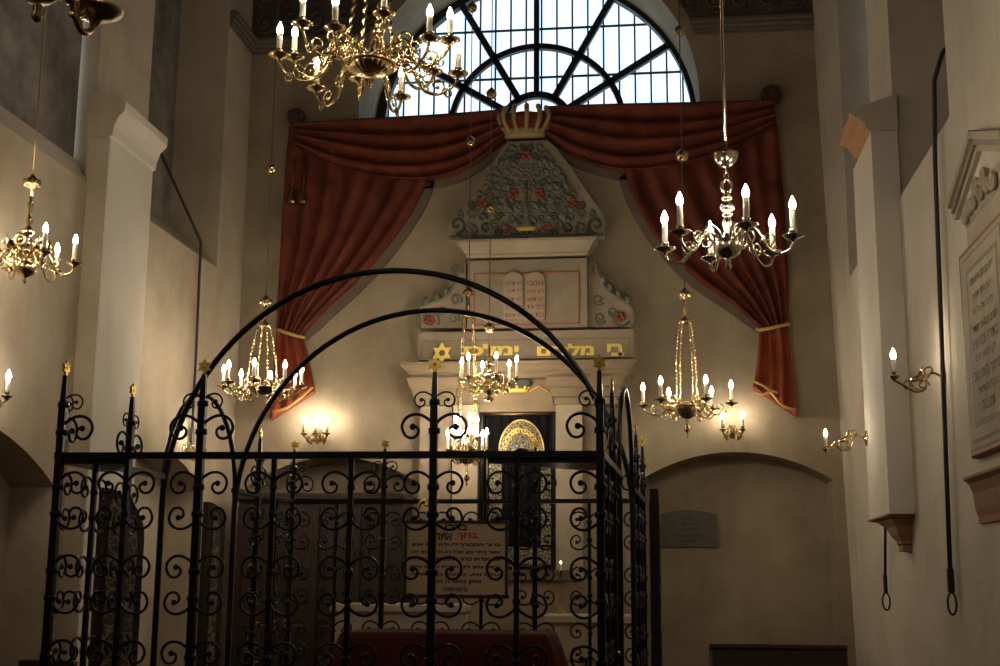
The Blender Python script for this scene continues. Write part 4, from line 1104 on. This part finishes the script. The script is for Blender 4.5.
# ------------------------------------------------------------------ great red curtain round the ark
cur = thing('red_drapery', 'large red curtain draped in swags and tied back on both sides of the ark', 'curtain', (at_y(535, 110, YB).x, YB, at_y(535, 110, YB).z))
CO = Vector(cur.location)
YC = 14.93
def cp(px, py, y=YC): return at_y(px, py, y) - CO
def drape(name, e0, e1, nf, amp, mat, nu=40, nv=110, base=0.05, ph=0.0, endfade=True, pow_=1.0):
    """cloth between edge e0 and edge e1 (pixel outlines on the wall plane), folds running along the edges"""
    A_ = resample([(p[0], p[1], 0) for p in e0], nu); B_ = resample([(p[0], p[1], 0) for p in e1], nu)
    rows = []
    for i in range(nu):
        row = []
        for j in range(nv):
            v = j / (nv - 1); q = A_[i].lerp(B_[i], v)
            w = v + 0.012 * math.sin(7 * i / nu + j * 0.05)
            ph_ = 2 * PI * nf * w + ph + 0.5 * math.sin(3.1 * i / nu + v * 5)
            d = base + amp * (0.65 * math.sin(ph_) + 0.35 * math.sin(ph_ * 0.53 + 1.3))
            p = cp(q.x, q.y); row.append((p.x, YC - CO.y - d, p.z))
        rows.append(row)
    m = MB(); m.grid(rows)
    # turn the cloth back to the wall along its outer edges
    for edge in ([r[0] for r in rows], [r[-1] for r in rows], rows[-1], rows[0]):
        m.grid([edge, [(p[0], YB - 0.004 - CO.y, p[2]) for p in edge]])
    return m.build(name, mat, cur)
shade_l = [(437, 176), (424, 208), (401, 244), (371, 280), (336, 313), (306, 340)]
inn_l = [(430, 172), (416, 205), (393, 240), (363, 275), (328, 308), (302, 335)]
shade_r = [(616, 170), (629, 207), (654, 248), (689, 284), (725, 309), (757, 332)]
inn_r = [(624, 170), (637, 205), (662, 245), (697, 280), (732, 304), (760, 328)]
def shadow_band(e0, e1):  # flat strip painting the curtain's shadow along its edge, no cloth
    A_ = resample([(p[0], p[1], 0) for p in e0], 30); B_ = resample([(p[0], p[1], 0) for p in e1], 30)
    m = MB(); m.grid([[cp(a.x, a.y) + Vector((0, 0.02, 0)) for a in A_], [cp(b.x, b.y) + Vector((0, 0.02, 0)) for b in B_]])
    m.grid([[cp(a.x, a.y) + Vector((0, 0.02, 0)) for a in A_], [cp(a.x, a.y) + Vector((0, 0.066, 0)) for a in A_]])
    return m.build('shadow_band', m_shadow_band, cur)
shadow_band(shade_l, inn_l); shadow_band(shade_r, inn_r)
shadow_band([(297, 154), (330, 171), (380, 185), (430, 188), (470, 176), (505, 150)], [(297, 146), (330, 163), (380, 176), (432, 178), (470, 166), (505, 140)])
shadow_band([(548, 147), (575, 166), (620, 179), (670, 176), (720, 162), (775, 137)], [(548, 138), (575, 156), (620, 169), (670, 166), (720, 153), (775, 128)])
drape('side_fall', [(291, 128), (287, 180), (283, 240), (280, 290), (278, 333)], inn_l, 6.5, 0.05, m_red, base=0.06)
drape('side_fall', inn_r, [(774, 108), (781, 170), (786, 230), (788, 280), (787, 326)], 6.5, 0.05, m_red, base=0.06)
drape('swag', [(298, 127), (370, 122.5), (440, 118), (507, 113)], [(297, 148), (330, 165), (380, 178), (432, 180), (470, 168), (505, 142)], 4.0, 0.05, m_red, base=0.12, nv=60)
drape('swag', [(547, 110), (620, 108), (700, 106), (773, 104)], [(548, 140), (575, 158), (620, 171), (670, 168), (720, 155), (775, 130)], 4.0, 0.05, m_red, base=0.12, nv=60)
drape('tail', [(278, 331), (275, 375), (271, 420)], [(302, 335), (309, 365), (314, 392)], 3.2, 0.035, m_red2, base=0.05, nv=50)
drape('tail', [(760, 327), (757, 365), (753, 387)], [(787, 325), (792, 370), (797, 417)], 3.2, 0.035, m_red2, base=0.05, nv=50)
def braid(pts, name='gold_trim'):
    m = MB(); m.tube([cp(q.x, q.y, YC - 0.10) for q in resample([(p[0], p[1], 0) for p in pts], 20)], 0.016, 6); return m.build(name, m_trimgold, cur)
braid([(272, 412), (286, 408), (300, 398), (313, 387)]); braid([(754, 381), (768, 389), (782, 405), (796, 410)])
braid([(753, 391), (763, 394), (772, 391), (778, 393)])
for a, b, nm in (((276, 329), (305, 337), 0), ((757, 329), (790, 324), 0)):
    m = MB(); m.tube([cp(a[0], a[1], YC - 0.02), cp(a[0] + 3, a[1] + 1, YC - 0.13), cp((a[0] + b[0]) / 2, (a[1] + b[1]) / 2 + 1, YC - 0.15), cp(b[0] - 3, b[1], YC - 0.13), cp(b[0], b[1], YC - 0.02)], 0.022, 8); m.build('tie_back', m_trimgold, cur)
for px, py, r in ((296, 117, 0.115), (771, 95, 0.125)):
    c_ = cp(px, py, YC - 0.06); m = MB(); q = MB()
    q.lathe([(0.001, 0.08), (r * 0.35, 0.075), (r * 0.5, 0.05), (r * 0.62, 0.065), (r * 0.9, 0.05), (r, 0.0), (r * 0.9, -0.05), (r * 0.4, -0.11)], (0, 0, 0), 20)
    m.add([(c_.x + v[0], c_.y - v[2], c_.z + v[1]) for v in q.v], q.f, True)
    m.tube([(c_.x + p, c_.y - 0.075, c_.z + s_) for p, s_ in spiral(0, 0, r * 0.85, 0.01, 0, PI * 4.5, 40)], 0.012, 6)
    m.build('rosette', m_fin, cur)
for x in (292, 303):
    m = MB(); c_ = cp(x, 196, YC - 0.12); m.lathe([(0.05, -0.10), (0.055, -0.06), (0.03, 0.02), (0.02, 0.06), (0.03, 0.08), (0.008, 0.12)], c_, 12); m.tube([c_ + Vector((0, 0, 0.1)), c_ + Vector((0.01, 0, 0.45))], 0.008, 5); m.build('tassel', m_brassd, cur)

# ------------------------------------------------------------------ furniture and fittings at the back
# stone parapets either side of the ark steps
def parapet(px0, px1, py_top, y, label):
    a, b = at_y(px0, py_top, y), at_y(px1, py_top, y); w = b.x - a.x; h = (a.z + b.z) / 2
    r = thing('stone_parapet', label, 'wall', ((a.x + b.x) / 2, y, 0), 'stone parapets before the ark')
    m = MB(); m.box((0, 0, (h - 0.1) / 2), (w - 0.06, 0.22, h - 0.1)); m.build('wall_block', m_stone_pale, r)
    m = MB(); m.bevbox((0, 0, h - 0.05), (w, 0.30, 0.10), 0.02); m.build('coping', m_white, r)
    for zz in (0.72, 0.35): m = MB(); m.bevbox((0, -0.115, (h - 0.1) * zz), (w - 0.3, 0.02, 0.03), 0.006); m.build('moulding', m_stone_tan, r)
    return r, h
parapet(333, 470, 603, 13.4, 'pale stone parapet left of the ark, in front of the dark cupboard')
rp, hp = parapet(545, 640, 614, 13.4, 'pale stone parapet right of the ark holding a thin candlestick')
cx = at_y(561, 600, 13.4)
cs_ = thing('candlestick', 'thin candlestick standing on the right stone parapet', 'candlestick', (cx.x, 13.4, hp))
m = MB(); m.lathe([(0.055, 0.0), (0.05, 0.015), (0.015, 0.03), (0.010, 0.10), (0.018, 0.14), (0.009, 0.18), (0.009, 0.38), (0.03, 0.42), (0.03, 0.43), (0.012, 0.435)], seg=14); m.build('stem', m_brassd, cs_)
m = MB(); m.lathe([(0.011, 0.43), (0.011, 0.50)], seg=8); m.build('candle', m_candle, cs_)
m = MB(); m.lathe([(0.003, 0.50), (0.006, 0.508), (0.004, 0.516), (0.001, 0.524)], seg=8); m.build('flame', m_bulb, cs_)
# cupboard
Yk = 14.3
a, b = at_y(238, 493, Yk), at_y(406, 491, Yk); w = b.x - a.x; h = a.z
cup = thing('oak_cupboard', 'tall dark oak cupboard with panelled doors in front of the left back arch', 'cabinet', ((a.x + b.x) / 2, Yk, 0))
m = MB(); m.box((0, 0.25, h / 2 - 0.03), (w - 0.04, 0.5, h - 0.06)); m.build('carcass', m_wood, cup)
m = MB(); m.bevbox((0, 0.22, h - 0.05), (w + 0.04, 0.60, 0.10), 0.03); m.build('cornice', m_wood, cup)
m = MB(); m.bevbox((0, 0.22, 0.06), (w + 0.02, 0.58, 0.12), 0.02); m.build('plinth', m_wood, cup)
for i in range(4):
    x = -w / 2 + w * (i + 0.5) / 4; dw_ = w / 4 - 0.03
    m = MB(); m.bevbox((x, -0.015, h / 2), (dw_, 0.03, h - 0.30), 0.006)
    for zc_, zh in ((h * 0.72, h * 0.36), (h * 0.28, h * 0.34)):
        m.bevbox((x, -0.035, zc_), (dw_ - 0.14, 0.02, zh), 0.01)
    d_ = m.build('door', m_wood, cup)
    kn = MB(); kn.ball((x + (dw_ / 2 - 0.04) * (1 if i % 2 == 0 else -1), -0.05, h * 0.5), 0.018, 8); kn.build('knob', m_brassd, d_)
# pews
def pew(name, label, x0, x1, y, ztop, rz=0.0):
    L = x1 - x0
    r = thing(name, label, 'bench', ((x0 + x1) / 2, y, 0), None, rz)
    m = MB(); m.bevbox((0, 0.0, ztop - 0.35), (L - 0.06, 0.04, 0.62), 0.01)
    k = max(2, int(L / 0.5))
    for i in range(k): m.bevbox((-L / 2 + L * (i + 0.5) / k, -0.022, ztop - 0.34), (L / k - 0.12, 0.02, 0.42), 0.008)
    m.build('backrest', m_wood, r)
    m = MB(); m.bevbox((0, 0, ztop - 0.02), (L, 0.09, 0.05), 0.012); m.build('top_rail', m_wood, r)
    m = MB(); m.bevbox((0, -0.24, 0.45), (L - 0.06, 0.44, 0.04), 0.01); m.build('seat', m_wood, r)
    for s_ in (-1, 1):
        m = MB(); m.poly([[(0.03, 0), (-0.45, 0), (-0.45, 0.62), (-0.40, 0.66), (-0.05, 0.62), (0.03, ztop - 0.03)]], lambda p, q, d: (d, p, q), s_ * (L / 2 - 0.02) - 0.02, s_ * (L / 2 - 0.02) + 0.02); m.build('end_panel', m_wood, r)
    return r
a, b = at_y(709, 644, 14.3), at_y(852, 644, 14.3)
pew('wooden_pew', 'dark wooden pew before the right back arch, only its top rail showing', a.x, min(b.x, 1.88), 14.3, a.z)
a, b = at_y(20, 662, 9.5), at_y(76, 661, 9.5)
pew('wooden_pew', 'short dark wooden bench at the foot of the left wall, outside the cage', a.x, b.x, 9.5, b.z)
# slate tablet in the right niche
Yn = YB + ND
a, b = at_y(659, 547, Yn - 0.03), at_y(717, 510, Yn - 0.03); w = b.x - a.x; h = b.z - a.z
pq = thing('memorial_plaque', 'dark grey slate plaque with curved top inside the right arched niche', 'plaque', ((a.x + b.x) / 2, Yn, a.z))
m = MB(); m.poly([[(-w / 2, 0), (w / 2, 0)] + [(w / 2 - w * i / 12, h - 0.05 + 0.05 * math.sin(PI * i / 12)) for i in range(13)]], lambda p, q, d: (p, d, q), -0.03, 0.0); m.build('slab', m_slate, pq)
hebrew(['לזכר', 'נשמות קדושי', 'הקהילה הקדושה', 'שנספו בשואה', 'תנצבה'], w * 0.7, h * 0.74, m_slated, 'text', pq, (0, -0.031, h * 0.46), 0.002, fill=0.5)
# little switch
sw_ = at_y(661, 608, YB)
m = MB(); m.bevbox((0, -0.008, 0), (0.06, 0.016, 0.09), 0.004); m.bevbox((0, -0.018, -0.015), (0.02, 0.014, 0.03), 0.003)
tag(m.build('light_switch', m_plastic, None, (nrL + 0.20, YB + ND, sw_.z)), 'small pale switch on the niche wall right of the dark gate leaf', 'switch')

# ------------------------------------------------------------------ right wall epitaph
ep = thing('epitaph', 'tall framed stone epitaph with carved pediment on the right wall', 'plaque', (XR(3.1), 7.85, 2.35))
EX = XR(3.1)
def ebox(y0, y1, z0, z1, out, name, mat, bev=0.012, into=0.06):
    """block on the wall between y0..y1, z0..z1, standing out by `out`"""
    m = MB(); vs = []
    for (dy, dz, o) in ((0, 0, -into), (0, 0, out - bev), (bev, bev, out)):
        for yy, zz in ((y0 + dy, z0 + dz), (y1 - dy, z0 + dz), (y1 - dy, z1 - dz), (y0 + dy, z1 - dz)):
            vs.append((XR(zz) - o - EX, yy - 7.85, zz - 2.35))
    fs = [(8, 9, 10, 11), (3, 2, 1, 0)] + [(4 * r + k, 4 * r + (k + 1) % 4, 4 * r + 4 + (k + 1) % 4, 4 * r + 4 + k) for r in range(2) for k in range(4)]
    m.add(vs, fs); return m.build(name, mat, ep)
yN, yF = 7.42, 8.58
ebox(yN, yF, 2.45, 3.78, 0.05, 'outer_frame', m_redframe)
ebox(yN + 0.035, yF - 0.055, 2.49, 3.745, 0.054, 'frame_moulding', m_epi, 0.003)
ebox(yN + 0.07, yF - 0.12, 2.53, 3.71, 0.057, 'painted_groove', m_epid, 0.002)
ebox(yN + 0.085, yF - 0.14, 2.545, 3.695, 0.060, 'inner_moulding', m_epi, 0.003)
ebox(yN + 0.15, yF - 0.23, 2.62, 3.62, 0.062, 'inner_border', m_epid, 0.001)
ebox(yN + 0.18, yF - 0.27, 2.65, 3.59, 0.064, 'tablet', m_epi, 0.001)
hebrew(['פה נטמן איש תם', 'וישר הולך תמים', 'ופועל צדק כל ימיו', 'הרב המאור הגדול', 'בתורה ובמעשים', 'זקן ונשוא פנים', 'נפטר בשם טוב', 'ונקבר בכבוד גדול', 'תנצבה'], 0.62, 0.88, m_epiL, 'tablet_letters', ep, (-0.065, 0.10, 0.77), 0.004, '-X', fill=0.6)
ebox(yN + 0.02, yF - 0.10, 3.79, 3.95, 0.012, 'architrave', m_epi)
ebox(yN + 0.02, yF - 0.06, 3.95, 4.12, 0.010, 'tympanum', m_epi)
# sloping cornices of the pediment
for ya, yb, za, zb in ((yF + 0.12, (yN + yF) / 2 - 0.01, 4.04, 4.29), (yN - 0.12, (yN + yF) / 2 + 0.01, 4.04, 4.29)):
    for k_, (o, t0, t1) in enumerate(((0.03, 0.02, 0.07), (0.05, 0.06, 0.11), (0.075, 0.10, 0.15))):
        m = MB(); vs = []
        for yy, zz in ((ya, za), (yb, zb)):
            for out, tz in ((-0.05, t0), (o, t0), (o, t1), (-0.05, t1)):
                vs.append((XR(zz) - out - EX, yy - 7.85, zz + tz - 2.35))
        m.add(vs, [(0, 1, 2, 3), (7, 6, 5, 4)] + [(k, (k + 1) % 4, 4 + (k + 1) % 4, 4 + k) for k in range(4)])
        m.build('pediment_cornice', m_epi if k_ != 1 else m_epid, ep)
m = MB()
for i, (cy, cz, r, s_) in enumerate(((8.42, 3.99, 0.05, 1), (8.30, 4.04, 0.06, -1), (8.18, 4.02, 0.06, 1), (8.10, 4.12, 0.06, -1), (8.0, 4.04, 0.08, 1), (7.9, 4.12, 0.06, -1), (7.82, 4.02, 0.06, 1), (7.68, 4.02, 0.06, -1))):
    m.tube([(XR(q) - 0.03 - EX, p - 7.85, q - 2.35) for p, q in spiral(cy, cz, r, 0.012, 0, s_ * PI * 2.7, 22)], 0.016, 6)
m.build('carved_scrolls', m_epi, ep)
q_ = MB()
pr2 = [(0.10, 2.33), (0.10, 2.315), (0.07, 2.29), (0.045, 2.23), (0.035, 2.13), (0.02, 2.08), (0.02, 2.04), (-0.04, 2.04), (-0.04, 2.33)]
q_.poly([[(o, z) for o, z in pr2]], lambda o, z, d: (XR(z) - o - EX, d - 7.85, z - 2.35), yN + 0.1, 8.6); q_.build('corbel', m_terra2, ep)

# ------------------------------------------------------------------ window pull cords
def pull(name, label, pts, ring_c, r, ringr, rh, group, plane):
    rt = thing(name, label, 'cord', Vector(pts[-1]), group)
    o = Vector(pts[-1])
    m = MB(); m.tube([Vector(p) - o for p in pts], r, 8); m.build('cord', m_cord, rt)
    m = MB(); e = Vector(pts[-1])
    m.bevbox((0, 0, -0.05), (r * 2.6, r * 2.6, 0.16), 0.005); m.build('clamp', m_cord, rt)
    P_ = []
    for i in range(28):
        a = 2 * PI * i / 28; u = ringr * math.cos(a); v = rh * math.sin(a)
        P_.append((u * plane[0], u * plane[1], -0.13 - rh + v))
    m = MB(); m.tube(P_, 0.008, 6, closed=True); m.build('ring', m_cord, rt)
xo = 0.05
def rw(y, z, off=xo): return (XR(z) - off, y, z)
PG = 'window pull cords'
pull('window_pull_cord', 'long black pull cord beside the epitaph on the right wall', [(XR(5.35) + 0.2, 8.95, 5.60), (XR(5.2) + 0.0, 8.90, 5.33), rw(8.97, 5.16), rw(9.10, 4.6), rw(9.22, 3.4), rw(9.32, 2.4), rw(9.38, 1.74)], None, 0.017, 0.028, 0.075, PG, (0.95, -0.3))
pull('window_pull_cord', 'short black pull cord hanging out beneath the terracotta corbel', [rw(11.97, 4.6, 0.03), rw(12.0, 2.4, 0.03), rw(12.10, 1.72, 0.05)], None, 0.013, 0.032, 0.075, PG, (0.95, -0.3))
pull('window_pull_cord', 'black pull cord bending down the left wall beyond the pilaster', [(XL - 0.05, 11.95, 6.25), (XL + 0.05, 13.42, 5.34), (XL + 0.05, 13.45, 4.0), (XL + 0.05, 13.45, 3.25)], None, 0.015, 0.03, 0.08, PG, (0.95, -0.3))

# ------------------------------------------------------------------ light
w = bpy.data.worlds.new('dusk_sky'); sc.world = w; w.use_nodes = True
nt = w.node_tree; bg = nt.nodes['Background']
tc = nt.nodes.new('ShaderNodeTexCoord'); sep = nt.nodes.new('ShaderNodeSeparateXYZ'); rp_ = nt.nodes.new('ShaderNodeValToRGB')
nt.links.new(tc.outputs['Generated'], sep.inputs[0]); nt.links.new(sep.outputs['Z'], rp_.inputs['Fac'])
rp_.color_ramp.elements[0].color = (0.80, 0.92, 1.0, 1); rp_.color_ramp.elements[0].position = 0.0
rp_.color_ramp.elements[1].color = (0.55, 0.74, 1.0, 1); rp_.color_ramp.elements[1].position = 0.8
nt.links.new(rp_.outputs['Color'], bg.inputs['Color']); bg.inputs['Strength'].default_value = 1.1

def lamp_light(name, loc, e, r=0.05):
    l = bpy.data.lights.new(name, 'POINT'); l.energy = e; l.color = (1.0, 0.82, 0.58); l.shadow_soft_size = r
    o = bpy.data.objects.new(name, l); C.objects.link(o); o.location = loc
lamp_light('hall_chandelier_light', (-3.2, 2.0, 4.3), 5)
lamp_light('hall_chandelier_light', (0.7, 1.5, 4.3), 5)
lamp_light('hall_chandelier_light', (-1.4, -2.5, 4.3), 5)

vs_ = sc.view_settings
vs_.view_transform = 'Standard'; vs_.look = 'None'; vs_.gamma = 1.0; vs_.use_curve_mapping = False
vs_.exposure = 0.74
